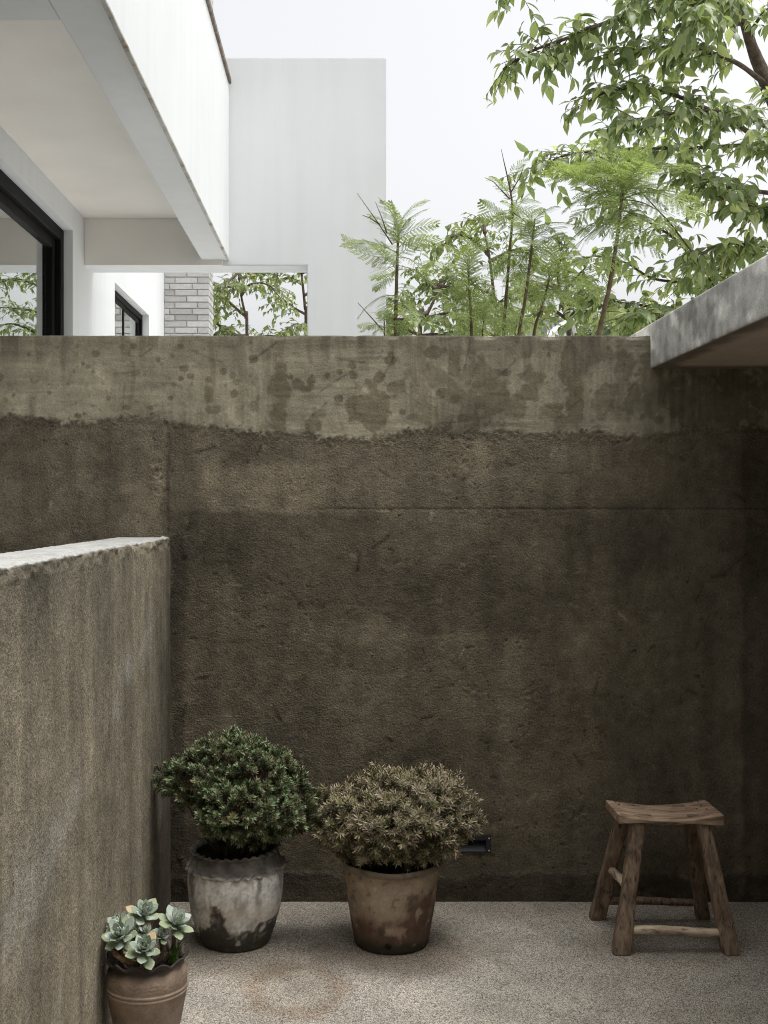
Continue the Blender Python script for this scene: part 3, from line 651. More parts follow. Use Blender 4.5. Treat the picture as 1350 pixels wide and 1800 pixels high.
cu = obj('curtain', np.stack([XX2, YY2, ZZ2], -1).reshape(-1, 3), grid_faces(12, 300), M_CURT)
tag(cu, 'pale pleated curtain hanging behind the large black framed window', 'curtain')
# brick pier
BY = 10.9; bx0, bx1 = HX, HX + 0.42
pier = empty('brick_pier', (0, 0, 0)); pier.parent = house; pier.location = Vector((HX + 0.21, BY, 0)) - wpos(house)
pier['label'] = 'pale grey brick pier behind the passage'
box('mortar_core', (bx0, bx1 - 0.012, BY + 0.012, BY + 0.36, -0.05, 7.3), M_MORTAR, pier, 0)
ch, jt = 0.0585, 0.009
cache = {}
def brick(xa, xb, ya, yb, za):
    key = (round(xb-xa, 3), round(yb-ya, 3))
    if key not in cache:
        bm = bmesh.new(); box_bm(bm, 0, xb-xa, 0, yb-ya, 0, ch-jt)
        bmesh.ops.bevel(bm, geom=bm.edges[:], offset=0.003, segments=1, affect='EDGES')
        me_ = bpy.data.meshes.new('brick'); bm.to_mesh(me_); bm.free(); me_.materials.append(M_BRICK); cache[key] = me_
    o_ = bpy.data.objects.new('brick', cache[key]); COL.objects.link(o_); o_.parent = pier
    o_.location = Vector((xa + random.uniform(-.001, .001), ya + random.uniform(-.0025, .0025), za)) - wpos(pier)
for k in list(range(44, 74)) + list(range(102, 120)):
    z = k * ch
    L_ = 0.212
    if k % 2 == 0: segs = [(bx0, bx0 + 0.10), (bx0 + 0.10, bx0 + 0.10 + L_), (bx0 + 0.10 + L_, bx1)]
    else: segs = [(bx0, bx0 + L_), (bx0 + L_, bx1)]
    if k % 4 == 1: segs = [(bx0, bx0 + 0.052), (bx0 + 0.052, bx0 + 0.052 + L_), (bx0 + 0.052 + L_, bx1)]
    for a_, b_ in segs: brick(a_ + jt/2, b_ - (jt/2 if b_ < bx1 else 0), BY, BY + 0.10, z)
    cut = 0.10 + (0.13 if k % 2 else 0.20)
    brick(bx1 - 0.10, bx1, BY + 0.10 + jt, BY + cut - jt/2, z); brick(bx1 - 0.10, bx1, BY + cut + jt/2, BY + 0.362, z)

# ------------------------------------------------------------------ far house with tiled roof
m = MT('grey_roof_tile'); M_TILE = m.done(m.ramp(m.noise(4, 4), [(0.3, (0.25, 0.255, 0.26)), (0.7, (0.36, 0.365, 0.37))]), 0.7)
m = MT('pale_house_paint'); M_PALE = m.done(m.ramp(m.noise(2, 3), [(0.3, (0.62, 0.63, 0.63)), (0.7, (0.72, 0.73, 0.73))]), 0.8)
FY = 21.0
far = empty('far_house', P(1080, 620, FY)); far.location.z = 0
tag(far, 'distant house with grey louvred roof storey and white sloping barge board', 'building')
def fb(name, x0, x1, y0, y1, ya, yb, mat):      # pixel box at the far house's distance, ya/yb depth offsets
    a_, b_ = P(x0, y1, FY), P(x1, y0, FY)
    return box(name, (a_.x, b_.x, FY + ya, FY + yb, a_.z, b_.z), mat, far, 0.01, 1)
a_ = P(940, 0, FY).x; b_ = P(1330, 0, FY).x
box('wall', (a_, b_, FY + 0.3, FY + 5, -0.05, P(0, 562, FY).z), M_TILE, far, 0.02)
fb('roof_edge', 1010, 1330, 551, 557.5, -0.15, 5.2, M_PALE)
for k in range(6): fb('louvre', 1016, 1325, 562 + k*6.5, 565.5 + k*6.5, 0.05, 0.28, M_PALE)
fb('post', 1009, 1016, 559, 640, -0.1, 0.05, M_PALE)
pa, pb = P(962, 592, FY), P(1016, 553, FY)
V, Fq = tube(np.array([[pa.x, FY - 0.2, pa.z - 0.02], [pb.x, FY - 0.2, pb.z]]), 0.075, 0.075, 4)
obj('barge_board', V, Fq, M_PALE, far, False)
for k in range(6):
    p0, p1 = P(958 + k*8, 561, FY + 0.5), P(966 + k*9, 596, FY)
    V, Fq = tube(np.array([[p0.x, FY + 0.25, p0.z], [p1.x, FY - 0.05, p1.z]]), 0.03, 0.03, 6); obj('roof_tile', V, Fq, M_PALE, far)
fb('roof_ridge', 950, 1000, 558, 562, 0.0, 0.3, M_TILE)
c0 = P(1219, 498, FY)
V, Fq = tube(np.array([[c0.x, FY + 2, P(0, 556, FY).z], [c0.x, FY + 2, c0.z + 0.28]]), 0.14, 0.14, 20); obj('chimney', V, Fq, M_PALE, far)

# ------------------------------------------------------------------ recessed wall light
def wall_light():
    cx, cz = (LX0 + LX1) / 2, (LZ0 + LZ1) / 2
    L = empty('wall_light', (cx, D, LZ0)); tag(L, 'black recessed step light set low in the brown wall', 'light')
    x0, x1, z0, z1 = LX0 - 0.004, LX1 + 0.004, LZ0 - 0.003, LZ1 + 0.003
    y0, y1 = D - 0.007, D + 0.001
    t, tt, tb = 0.020, 0.019, 0.006
    bm = bmesh.new(); o3 = wpos(L)
    def bb(a, b, c, d, e, f): box_bm(bm, a-o3.x, b-o3.x, c-o3.y, d-o3.y, e-o3.z, f-o3.z)
    for b in ((x0, x0+t, y0, y1, z0, z1), (x1-t, x1, y0, y1, z0, z1), (x0+t, x1-t, y0, y1, z1-tt, z1), (x0+t, x1-t, y0, y1, z0, z0+tb)): bb(*b)
    me = bpy.data.meshes.new('frame'); bm.to_mesh(me); bm.free()
    m = MT('black_powder_coat'); mb = m.done((0.017, 0.017, 0.020), 0.55, None, 0.4)
    link('frame', me, mb, L)
    V = [(x0+t, y1, z1-tt), (x1-t, y1, z1-tt), (x1-t, y1+0.028, z1-tt-0.002), (x0+t, y1+0.028, z1-tt-0.002), (x0+t, y0+0.003, z0+tb), (x1-t, y0+0.003, z0+tb)]
    m = MT('dark_diffuser'); md = m.done((0.035, 0.035, 0.037), 0.6, None, 0.3)
    obj('reflector', V, [(3, 2, 5, 4)], md, L, False)
    obj('housing', V, [(0, 1, 2, 3), (0, 3, 4), (1, 5, 2)], mb, L, False)
    m = MT('steel_screw'); ms = m.done((0.6, 0.58, 0.55), 0.35, None, 0.5, Metallic=0.6)
    for sx in (x0 + 0.008, x1 - 0.008):
        for sz in (z0 + 0.009, z1 - 0.012):
            V, Fq = tube(np.array([[sx, y0 + 0.001, sz], [sx, y0 - 0.0015, sz]]), 0.0036, 0.0030, 10); obj('screw', V, Fq, ms, L)
wall_light()

# ------------------------------------------------------------------ pots
def lathe(prof, seg=128, per=7):
    p = catmull([(r_, 0, z_) for r_, z_ in prof], per); r_, z_ = np.maximum(p[:, 0], 0.0), p[:, 2]
    a = np.linspace(0, 2*np.pi, seg, endpoint=False)
    return r_[:, None] * np.ones(seg), z_[:, None] * np.ones(seg), np.ones(len(r_))[:, None] * a
def soil_disc(parent, c, r, z, dip=0.012):
    n, k = 10, 48
    rr = np.linspace(0.02, 1, n)[:, None] * r; a = np.linspace(0, 2*np.pi, k, endpoint=False)[None]
    X = c.x + rr * np.cos(a); Y = c.y + rr * np.sin(a); Z = z + dip * fbm(X * 30, Y * 30, octv=3, seed=400) + 0 * X
    V = np.concatenate([np.stack([X, Y, Z], -1).reshape(-1, 3), [[c.x, c.y, z]]])
    Fq = [tuple(f) for f in grid_faces(n, k, True)] + [(n*k, (j+1) % k, j) for j in range(k)]
    return obj('soil', V, [f[::-1] for f in Fq], M_SOIL, parent)
def xyz(c, r, z, a): return np.stack([c.x + r * np.cos(a), c.y + r * np.sin(a), z], -1)
def pot_mat(name, rough=0.75, grain=0.3):
    m = MT(name)
    g = m.ramp(m.noise(140, 4, 0.65), [(0.3, 0.72), (0.55, 1.0), (0.8, 1.25)])
    return m.done(m.mix(0.7, m.attr(), g, 'MULTIPLY'), rough, m.bump(m.noise(85, 5, 0.65), grain, 0.004), 0.3)
def cmix(A, b, k): return A * (1 - k[..., None]) + np.asarray(b) * k[..., None]

# tall lime-washed pot with the green bush
Y1c = 4.15; C1 = Vector(((414 - CX) * Y1c / F, Y1c, 0))
def pot_limewashed():
    t = empty('flower_pot', C1); tag(t, 'whitewashed clay pot with scalloped dark rim and mossy black base', 'pot', 'clay plant pots')
    prof = [(0.0, 0.004), (0.09, 0.002), (0.112, 0.0), (0.120, 0.006), (0.126, 0.022), (0.141, 0.06), (0.155, 0.105), (0.164, 0.15), (0.169, 0.195), (0.170, 0.235), (0.167, 0.260), (0.165, 0.267), (0.172, 0.271), (0.176, 0.277), (0.172, 0.283), (0.165, 0.287), (0.159, 0.300), (0.152, 0.316), (0.150, 0.324), (0.156, 0.330), (0.158, 0.334), (0.154, 0.338), (0.147, 0.335), (0.142, 0.325), (0.143, 0.30), (0.143, 0.27)]
    r_, z_, a = lathe(prof, 168, 6)
    rip = sstep(0.322, 0.334, z_)
    r_ = r_ + rip * 0.0045 * np.sin(a * 30 + 0.6*np.sin(3*a)); z_ = z_ + rip * 0.0035 * np.cos(a * 30) + 0.004 * sstep(0.2, 0.33, z_) * np.sin(a + 0.8)
    rope = np.exp(-((z_ - 0.277) / 0.007) ** 2) * (r_ > 0.15)
    z_ = z_ + rope * 0.006 * np.sin(a * 22 + 1.4*np.sin(5*a)); r_ = r_ + rope * 0.0045 * np.sin(a * 26 + 1.2)
    X, Yv = C1.x + r_*np.cos(a), C1.y + r_*np.sin(a)
    r_ = r_ * (1 + 0.010 * fbm(X * 9, Yv * 9, z_ * 9, 3, 410)) + 0.0010 * fbm(X * 60, Yv * 60, z_ * 60, 3, 411)
    n1 = fbm(X * 9, Yv * 9, z_ * 9, 4, 412); n2 = fbm(X * 30, Yv * 30, z_ * 30, 4, 413); n3 = fbm(X * 26, Yv * 26, z_ * 5, 4, 414)
    C = np.ones(r_.shape + (3,)) * np.array([0.62, 0.60, 0.56]) * np.clip(1 + 0.50 * n1 + 0.60 * n2 + 0.6 * fbm(X * 75, Yv * 75, z_ * 75, 3, 415), 0.3, 1.5)[..., None]
    C = cmix(C, (0.20, 0.185, 0.165), 0.85 * sstep(-0.02, 0.30, n3 + 0.35 * n1) * sstep(0.12, 0.20, z_ + 0.04 * n1))
    C = cmix(C, (0.56, 0.48, 0.38), 0.6 * np.exp(-((z_ - 0.135) / 0.045) ** 2) * sstep(-0.2, 0.3, n1))
    up = sstep(0.268, 0.280, z_ + 0.006 * n2)
    C = cmix(C, np.array([0.105, 0.092, 0.078]) * (1 + 0.9 * n2 + 0.5 * n1)[..., None], up * (0.92 - 0.55 * sstep(0.0, 0.4, n1 + 0.5 * np.sin(a * 1.0 - 0.4))))
    az = a - np.pi * 1.5
    lim = 0.072 + 0.018 * np.sin(az * 1.3 + 0.4) + 0.10 * n1 + 0.05 * n2
    lim = lim + 0.050 * np.exp(-((az + 0.35) / 0.35) ** 2) - 0.02 * np.exp(-((az - 0.15) / 0.2) ** 2)
    low = sstep(lim + 0.010, lim - 0.006, z_)
    C = cmix(C, (0.032, 0.028, 0.020), low * (0.94 - 0.3 * sstep(0.15, 0.4, n2)))
    moss = low * sstep(0.0, 0.25, n2 + 0.2 * n1) * sstep(0.09, 0.03, z_)
    C = cmix(C, (0.045, 0.050, 0.018), 0.8 * moss)
    C = cmix(C, (0.26, 0.15, 0.09), 0.6 * sstep(0.012, 0.0, np.abs(z_ - lim)) * sstep(0.05, 0.3, n1))
    C = cmix(C, (0.03, 0.026, 0.022), sstep(0.325, 0.315, z_) * (r_ < 0.147) * (z_ > 0.2) * 0.8)
    b = obj('body', xyz(C1, r_, z_, a).reshape(-1, 3), grid_faces(r_.shape[0], r_.shape[1], True), pot_mat('limewashed_clay', 0.85, 0.4), t, colr=np.clip(C, 0.01, 0.9).reshape(-1, 3))
    soil_disc(t, C1, 0.146, 0.300)
    return t
pot_limewashed()

# rounded tapering pot with the dry bush
Y2c = 4.14; C2 = Vector(((688 - CX) * Y2c / F, Y2c, 0))
def pot_tapered():
    t = empty('flower_pot', C2); tag(t, 'brown clay pot with plain rolled rim and drain hole holding the dry bush', 'pot', 'clay plant pots')
    prof = [(0.0, 0.004), (0.09, 0.002), (0.120, 0.0), (0.129, 0.006), (0.133, 0.02), (0.140, 0.06), (0.148, 0.11), (0.156, 0.16), (0.162, 0.21), (0.166, 0.25), (0.168, 0.268), (0.172, 0.274), (0.178, 0.280), (0.181, 0.288), (0.179, 0.296), (0.173, 0.298), (0.164, 0.292), (0.158, 0.278), (0.157, 0.25), (0.156, 0.22)]
    r_, z_, a = lathe(prof, 160, 6)
    z_ = z_ + sstep(0.2, 0.29, z_) * (0.0015 * np.sin(2 * a + 1) + 0.0015 * np.sin(5 * a))
    X, Yv = C2.x + r_*np.cos(a), C2.y + r_*np.sin(a)
    r_ = r_ * (1 + 0.008 * fbm(X * 9, Yv * 9, z_ * 9, 3, 420)) + 0.0008 * fbm(X * 60, Yv * 60, z_ * 60, 3, 421)
    n1 = fbm(X * 8, Yv * 8, z_ * 8, 4, 422); n2 = fbm(X * 34, Yv * 34, z_ * 34, 4, 423); n4 = fbm(X * 16, Yv * 16, z_ * 16, 4, 424)
    az = a - np.pi * 1.5
    C = np.ones(r_.shape + (3,)) * np.array([0.31, 0.235, 0.165]) * (1 + 0.40 * n1 + 0.40 * n2)[..., None]
    C = cmix(C, (0.42, 0.34, 0.25), 0.75 * np.exp(-((z_ - 0.195) / 0.05) ** 2) * np.exp(-((az + 0.25) / 0.5) ** 2))
    C = cmix(C, (0.115, 0.068, 0.046), 0.95 * sstep(0.185, 0.085, z_ + 0.16 * n1 + 0.05 * n2 - 0.055 * np.sin(az * 1.3)))
    C = cmix(C, (0.40, 0.27, 0.20), 0.85 * sstep(0.02, 0.16, n4 + 0.9 * n2) * np.exp(-((z_ - 0.082 + 0.012 * az) / 0.026) ** 2) * np.exp(-((az - 0.15) / 0.5) ** 2))
    C = cmix(C, (0.46, 0.37, 0.28), 0.7 * sstep(0.26, 0.36, n2 + 0.3 * n4) * (z_ < 0.27))
    C = cmix(C, (0.06, 0.045, 0.035), 0.5 * sstep(0.20, 0.34, -n2 - 0.3 * n4))
    C = cmix(C, (0.035, 0.032, 0.020), 0.92 * sstep(0.05, 0.022, z_ + 0.025 * n1))
    C = cmix(C, (0.065, 0.065, 0.022), 0.7 * sstep(0.1, 0.3, n2 + 0.2 * n1) * sstep(0.11, 0.03, z_))
    C = cmix(C, (0.12, 0.10, 0.075), 0.75 * sstep(0.268, 0.280, z_) * (0.8 + 0.4 * n1))
    C = cmix(C, (0.26, 0.24, 0.10), 0.6 * sstep(0.33, 0.40, n2) * (az > 0.1))
    V = xyz(C2, r_, z_, a).reshape(-1, 3); Fq = grid_faces(r_.shape[0], r_.shape[1], True)
    hz = 0.036; ha = np.pi * 1.5 - 0.12
    hc = np.array([C2.x + 0.136 * math.cos(ha), C2.y + 0.136 * math.sin(ha), hz])
    keep = np.linalg.norm(V[Fq].mean(1) - hc, axis=1) > 0.0095
    obj('body', V, Fq[keep], pot_mat('smoked_clay', 0.8, 0.35), t, colr=np.clip(C, 0.01, 0.9).reshape(-1, 3))
    d = np.array([math.cos(ha), math.sin(ha), 0.0])
    Vt, Ft = tube(np.array([hc + d * 0.0, hc - d * 0.03]), 0.0125, 0.011, 16)
    obj('drain_hole', Vt, Ft, M_SOIL, t)
    soil_disc(t, C2, 0.160, 0.262)
pot_tapered()

# ruffled pot with succulents
Y3c = 3.30; C3 = Vector(((258.5 - CX) * Y3c / F, Y3c, 0))
def pot_ruffled():
    t = empty('flower_pot', C3); tag(t, 'brown clay pot with ruffled smoky rim and two raised rings holding succulents', 'pot', 'clay plant pots')
    prof = [(0.0, 0.004), (0.05, 0.002), (0.072, 0.0), (0.079, 0.006), (0.083, 0.03), (0.093, 0.08), (0.103, 0.13), (0.110, 0.165), (0.1125, 0.180), (0.1145, 0.184), (0.1145, 0.188), (0.1128, 0.191), (0.1148, 0.195), (0.1148, 0.199), (0.1125, 0.203), (0.1135, 0.215), (0.1125, 0.230), (0.108, 0.245), (0.103, 0.256), (0.104, 0.262), (0.110, 0.268), (0.1125, 0.272), (0.111, 0.276), (0.104, 0.274), (0.098, 0.264), (0.098, 0.24), (0.098, 0.21)]
    r_, z_, a = lathe(prof, 180, 6)
    k = sstep(0.252, 0.270, z_); ph = a * 11 + 0.5 * np.sin(2 * a)
    r_ = r_ + k * 0.0055 * np.sin(ph); z_ = z_ + k * 0.0075 * np.sin(ph + 0.5) - 0.004 * k * np.sin(a - 0.4)
    X, Yv = C3.x + r_*np.cos(a), C3.y + r_*np.sin(a)
    swl = np.exp(-((z_ - 0.226) / 0.013) ** 4)
    sw = np.sin(a * 18 + 7 * np.sin(z_ * 160 + 2 * np.sin(a * 6))) * np.cos(z_ * 330 + 3 * np.sin(a * 9))
    r_ = r_ * (1 + 0.006 * fbm(X * 9, Yv * 9, z_ * 9, 3, 430)) + 0.0012 * swl * sw
    n1 = fbm(X * 10, Yv * 10, z_ * 10, 4, 432); n2 = fbm(X * 36, Yv * 36, z_ * 36, 4, 433)
    C = np.ones(r_.shape + (3,)) * np.array([0.25, 0.188, 0.138]) * (1 + 0.45 * n1 + 0.30 * n2)[..., None]
    C = cmix(C, (0.125, 0.085, 0.06), 0.6 * np.clip(-n1 * 2, 0, 1) * (z_ < 0.18))
    C = cmix(C, (0.32, 0.25, 0.19), 0.6 * np.exp(-((z_ - 0.192) / 0.007) ** 2))
    C = cmix(C, (0.028, 0.022, 0.019), 0.93 * sstep(0.236, 0.264, z_ + 0.02 * n1 - 0.010 * np.cos(a - 0.3)))
    obj('body', xyz(C3, r_, z_, a).reshape(-1, 3), grid_faces(r_.shape[0], r_.shape[1], True), pot_mat('carved_clay', 0.6, 0.2), t, colr=np.clip(C, 0.01, 0.9).reshape(-1, 3))
    soil_disc(t, C3, 0.1, 0.254, 0.010)
pot_ruffled()

# ------------------------------------------------------------------ potted bushes
def sprig_mesh(n, ln, wd, spread, stem, seed):
    r2 = np.random.default_rng(seed); V, Fq = [], []
    for k in range(n):
        h = stem * (k / n) ** 0.8; a = k * 2.39996 + r2.uniform(-.3, .3); pitch = spread * (1.0 - 0.65 * k / n) + r2.uniform(-.12, .12)
        d = np.array([math.cos(a) * math.sin(pitch), math.sin(a) * math.sin(pitch), math.cos(pitch)])
        s = np.cross(d, [0, 0, 1.0]); s /= np.linalg.norm(s) + 1e-9
        l = ln * r2.uniform(0.75, 1.15); p = np.array([0, 0, h]); up = np.cross(s, d)
        i = len(V); V += [p, p + d*l*0.55 + s*wd/2 + up*wd*0.2, p + d*l, p + d*l*0.55 - s*wd/2 + up*wd*0.2]; Fq.append((i, i+1, i+2, i+3))
    return np.array(V), np.array(Fq)
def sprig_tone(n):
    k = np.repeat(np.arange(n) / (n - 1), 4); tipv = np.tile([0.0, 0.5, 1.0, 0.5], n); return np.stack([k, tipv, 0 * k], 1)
def in_lobes(p, lobes, sc=1.0):
    return any(sum(((p[i] - c[i]) / (r_[i] * sc)) ** 2 for i in range(3)) < 1 for c, r_ in lobes)
def bush(name, label, root, soil_z, lobes, sprigs, mat, n, ndead, seed, stems, deadmat):
    r2 = np.random.default_rng(seed)
    t = empty(name, (root.x, root.y, soil_z)); tag(t, label, 'bush', 'potted bushes')
    pos, ms, size = [], [], []
    vol = np.array([r_[0]*r_[1] + r_[0]*r_[2] for c, r_ in lobes]); vol /= vol.sum()
    tries = 0
    while len(pos) < n and tries < n * 30:
        tries += 1
        c, r_ = lobes[r2.choice(len(lobes), p=vol)]
        d = r2.normal(size=3); d /= np.linalg.norm(d)
        shell = 1.0 - abs(r2.normal()) * 0.13 if r2.random() > 0.06 else r2.uniform(1.05, 1.22)
        p = np.array(c) + d * np.array(r_) * shell * (1 + 0.50 * float(perlin(d[0]*2.2 + c[0]*9, d[1]*2.2, d[2]*2.2 + seed)))
        if in_lobes(p, lobes, 0.80): continue
        if p[2] < soil_z + 0.015 or p[1] > D - 0.02 or p[0] < WX + 0.012: continue
        nrm = d / np.array(r_); nrm /= np.linalg.norm(nrm)
        ax = nrm * 0.75 + np.array([0, 0, 0.55]) + r2.normal(size=3) * 0.28; ax /= np.linalg.norm(ax)
        x = np.cross(ax, r2.normal(size=3)); x /= np.linalg.norm(x); s = r2.uniform(0.6, 1.35)
        pos.append(p); ms.append(np.stack([x, np.cross(ax, x), ax], 1) * s); size.append(-p[1] + 0.3*p[2])
    pos, ms = np.array(pos), np.array(ms); order = np.argsort(-np.array(size)); vis = order[:600]; r2.shuffle(vis); picks = set(vis[:300].tolist())
    off = np.array(wpos(t)); metas = [mesh_data('sprig', *s_, smooth=False, colr=sprig_tone(len(s_[0]) // 4)) for s_ in sprigs]
    for me_ in metas: me_.materials.append(mat)
    for i in picks:
        o_ = bpy.data.objects.new('sprig', metas[i % len(metas)]); COL.objects.link(o_); o_.parent = t; o_.matrix_local = mat4(ms[i], pos[i] - off)
    rest = np.array([i for i in range(len(pos)) if i not in picks]); parts = []
    allV, allF, allC, o0 = [], [], [], 0
    for k, (sv, sf) in enumerate(sprigs):
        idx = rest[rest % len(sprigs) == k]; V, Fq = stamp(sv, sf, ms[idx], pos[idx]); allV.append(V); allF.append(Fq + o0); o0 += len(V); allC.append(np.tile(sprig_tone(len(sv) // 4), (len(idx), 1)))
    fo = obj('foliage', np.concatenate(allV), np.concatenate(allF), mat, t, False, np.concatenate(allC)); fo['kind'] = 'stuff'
    # stems fan out from the soil into the crown
    for s0, tgt in stems:
        s0, tgt = np.array(s0), np.array(tgt); mid = (s0 + tgt) / 2 + r2.normal(size=3) * 0.02 + np.array([0, 0, -0.02])
        V, Fq = tube(catmull([s0, mid, tgt], 5), 0.007, 0.003, 6, 0.3); obj('stem', V, Fq, M_TWIG, t)
    tw = []
    for i in range(0, len(pos), 4):
        s0, tgt = stems[int(np.argmin([np.linalg.norm(pos[i] - np.array(s_[1])) for s_ in stems]))]
        a_ = np.array(s0) * 0.3 + np.array(tgt) * 0.7 + r2.normal(size=3) * 0.01
        tw.append(tube(catmull([a_, (a_ + pos[i]) / 2 + r2.normal(size=3)*0.012, pos[i]], 2), 0.0022, 0.001, 4, 0, False))
    V, Fq = join_parts(tw); b = obj('twigs', V, Fq, M_TWIG, t); b['kind'] = 'stuff'
    # a few dead flower heads
    hv, hf = sprig_mesh(26, 0.010, 0.004, 1.9, 0.004, seed + 5); hm = mesh_data('dead_flower', hv, hf, False); hm.materials.append(deadmat)
    for i in order[:400][:: max(1, 400 // ndead)]:
        o_ = bpy.data.objects.new('dead_flower', hm); COL.objects.link(o_); o_.parent = t; o_.location = Vector((pos[i] + np.array([0, -0.012, 0.008]) - off).tolist())
def pp(px, py, dy, Yb): return tuple(P(px, py, Yb + dy))
k1 = Y1c / F
def lobe(px, py, dy, rx, rz, ry, Yb): k = Yb / F; return (pp(px, py, dy, Yb), (rx * k, ry, rz * k))
L1 = [lobe(402, 1342, 0.03, 60, 38, 0.13, Y1c), lobe(348, 1366, -0.02, 46, 30, 0.10, Y1c), lobe(308, 1374, 0.0, 24, 19, 0.06, Y1c), lobe(452, 1368, 0.0, 54, 44, 0.14, Y1c), lobe(420, 1420, -0.09, 70, 38, 0.12, Y1c), lobe(496, 1414, -0.03, 44, 42, 0.12, Y1c), lobe(532, 1432, 0.02, 21, 20, 0.07, Y1c), lobe(376, 1408, -0.05, 28, 22, 0.07, Y1c), lobe(452, 1452, -0.04, 42, 18, 0.08, Y1c)]
sp1 = [sprig_mesh(30, 0.021, 0.0050, 1.35, 0.026, s) for s in (1, 2, 3, 4)]
st1 = [((C1.x + dx, C1.y + dy, 0.30), L1[i][0]) for i, dx, dy in ((0, -.02, .02), (1, -.05, 0), (2, -.04, .01), (3, .02, 0), (4, 0, -.03), (5, .05, .0), (6, .06, .02), (7, -.03, -.03), (8, .04, -.02), (5, .02, .03))]
m = MT('faded_flower'); M_FADED = m.done((0.42, 0.32, 0.24), 0.9, None, 0.1)
bush('evergreen_bush', 'lopsided dark green needle-leaved bush in the whitewashed pot', C1, 0.30, L1, sp1, M_SPRIG, 1350, 14, 21, st1, M_FADED)
L2 = [lobe(735, 1405, 0.02, 72, 42, 0.15, Y2c), lobe(680, 1400, 0.06, 52, 36, 0.12, Y2c), lobe(620, 1437, 0.0, 62, 40, 0.13, Y2c), lobe(690, 1450, -0.09, 88, 40, 0.12, Y2c), lobe(764, 1436, 0.0, 54, 40, 0.14, Y2c), lobe(808, 1442, 0.0, 25, 20, 0.08, Y2c), lobe(578, 1450, 0.0, 26, 26, 0.07, Y2c), lobe(745, 1478, -0.06, 52, 24, 0.10, Y2c), lobe(628, 1480, -0.05, 34, 26, 0.07, Y2c), lobe(655, 1478, -0.06, 46, 24, 0.10, Y2c), lobe(742, 1505, -0.12, 18, 14, 0.04, Y2c)]
sp2 = [sprig_mesh(22, 0.0205, 0.0040, 1.65, 0.026, s) for s in (5, 6, 7, 8)]
st2 = [((C2.x + dx, C2.y + dy, 0.262), L2[i][0]) for i, dx, dy in ((0, .02, .03), (1, -.01, .03), (2, -.06, 0), (3, 0, -.03), (4, .05, .0), (5, .06, .02), (6, -.07, .0), (7, .04, -.05), (8, -.06, -.05), (9, -.02, -.05), (10, .04, -.09))]
bush('dry_heath_bush', 'wide bush of dry pinkish brown needles in the plain rimmed pot', C2, 0.262, L2, sp2, M_DRY, 2300, 8, 22, st2, M_FADED)

# ------------------------------------------------------------------ succulents
def fat_leaf():
    n, k = 7, 8
    V = []; prof = [(0.0, 0.09, 0.08), (0.2, 0.125, 0.09), (0.45, 0.205, 0.10), (0.66, 0.245, 0.085), (0.82, 0.185, 0.06), (0.93, 0.085, 0.04), (1.0, 0.004, 0.004)]
    for y, w, h in prof:
        for j in range(k):
            a = 2*math.pi*j/k; c, s = math.cos(a), math.sin(a)
            V.append((w*c, y, h*s*(1.0 if s < 0 else 0.25) + 0.05*abs(c)**2*w/0.26 + 0.20*y*y))
    Fq = [tuple(f)[::-1] for f in grid_faces(n, k, True)] + [tuple(range(k))]
    return np.array(V), Fq
m = MT('succulent_leaf')
yv = m.sep()[1]
rnd = m.t.nodes.new('ShaderNodeObjectInfo').outputs['Random']
c = m.ramp(rnd, [(0.0, (0.27, 0.33, 0.24)), (0.6, (0.36, 0.415, 0.345)), (1.0, (0.43, 0.475, 0.42))])
tip = m.ramp(yv, [(0.96, 0.0), (1.0, 0.4)]); c = m.mix(tip, c, (0.45, 0.28, 0.22))
M_SUCC = m.done(c, 0.5, None, 0.3, Subsurface_Weight=0.0)
m = MT('old_succulent_leaf')
yv = m.sep()[1]
rnd = m.t.nodes.new('ShaderNodeObjectInfo').outputs['Random']
c = m.ramp(rnd, [(0.0, (0.24, 0.30, 0.18)), (0.7, (0.34, 0.39, 0.25)), (0.9, (0.42, 0.38, 0.22)), (1.0, (0.5, 0.30, 0.15))])
tip = m.ramp(yv, [(0.85, 0.0), (1.0, 0.45)]); c = m.mix(tip, c, (0.46, 0.28, 0.15))
M_OLD = m.done(c, 0.5, None, 0.3)
fv_, ff_ = fat_leaf()
LEAF_A = mesh_data('leaf', fv_, ff_); LEAF_A.materials.append(M_SUCC)
LEAF_B = mesh_data('leaf', fv_, ff_); LEAF_B.materials.append(M_OLD)
k3 = Y3c / F
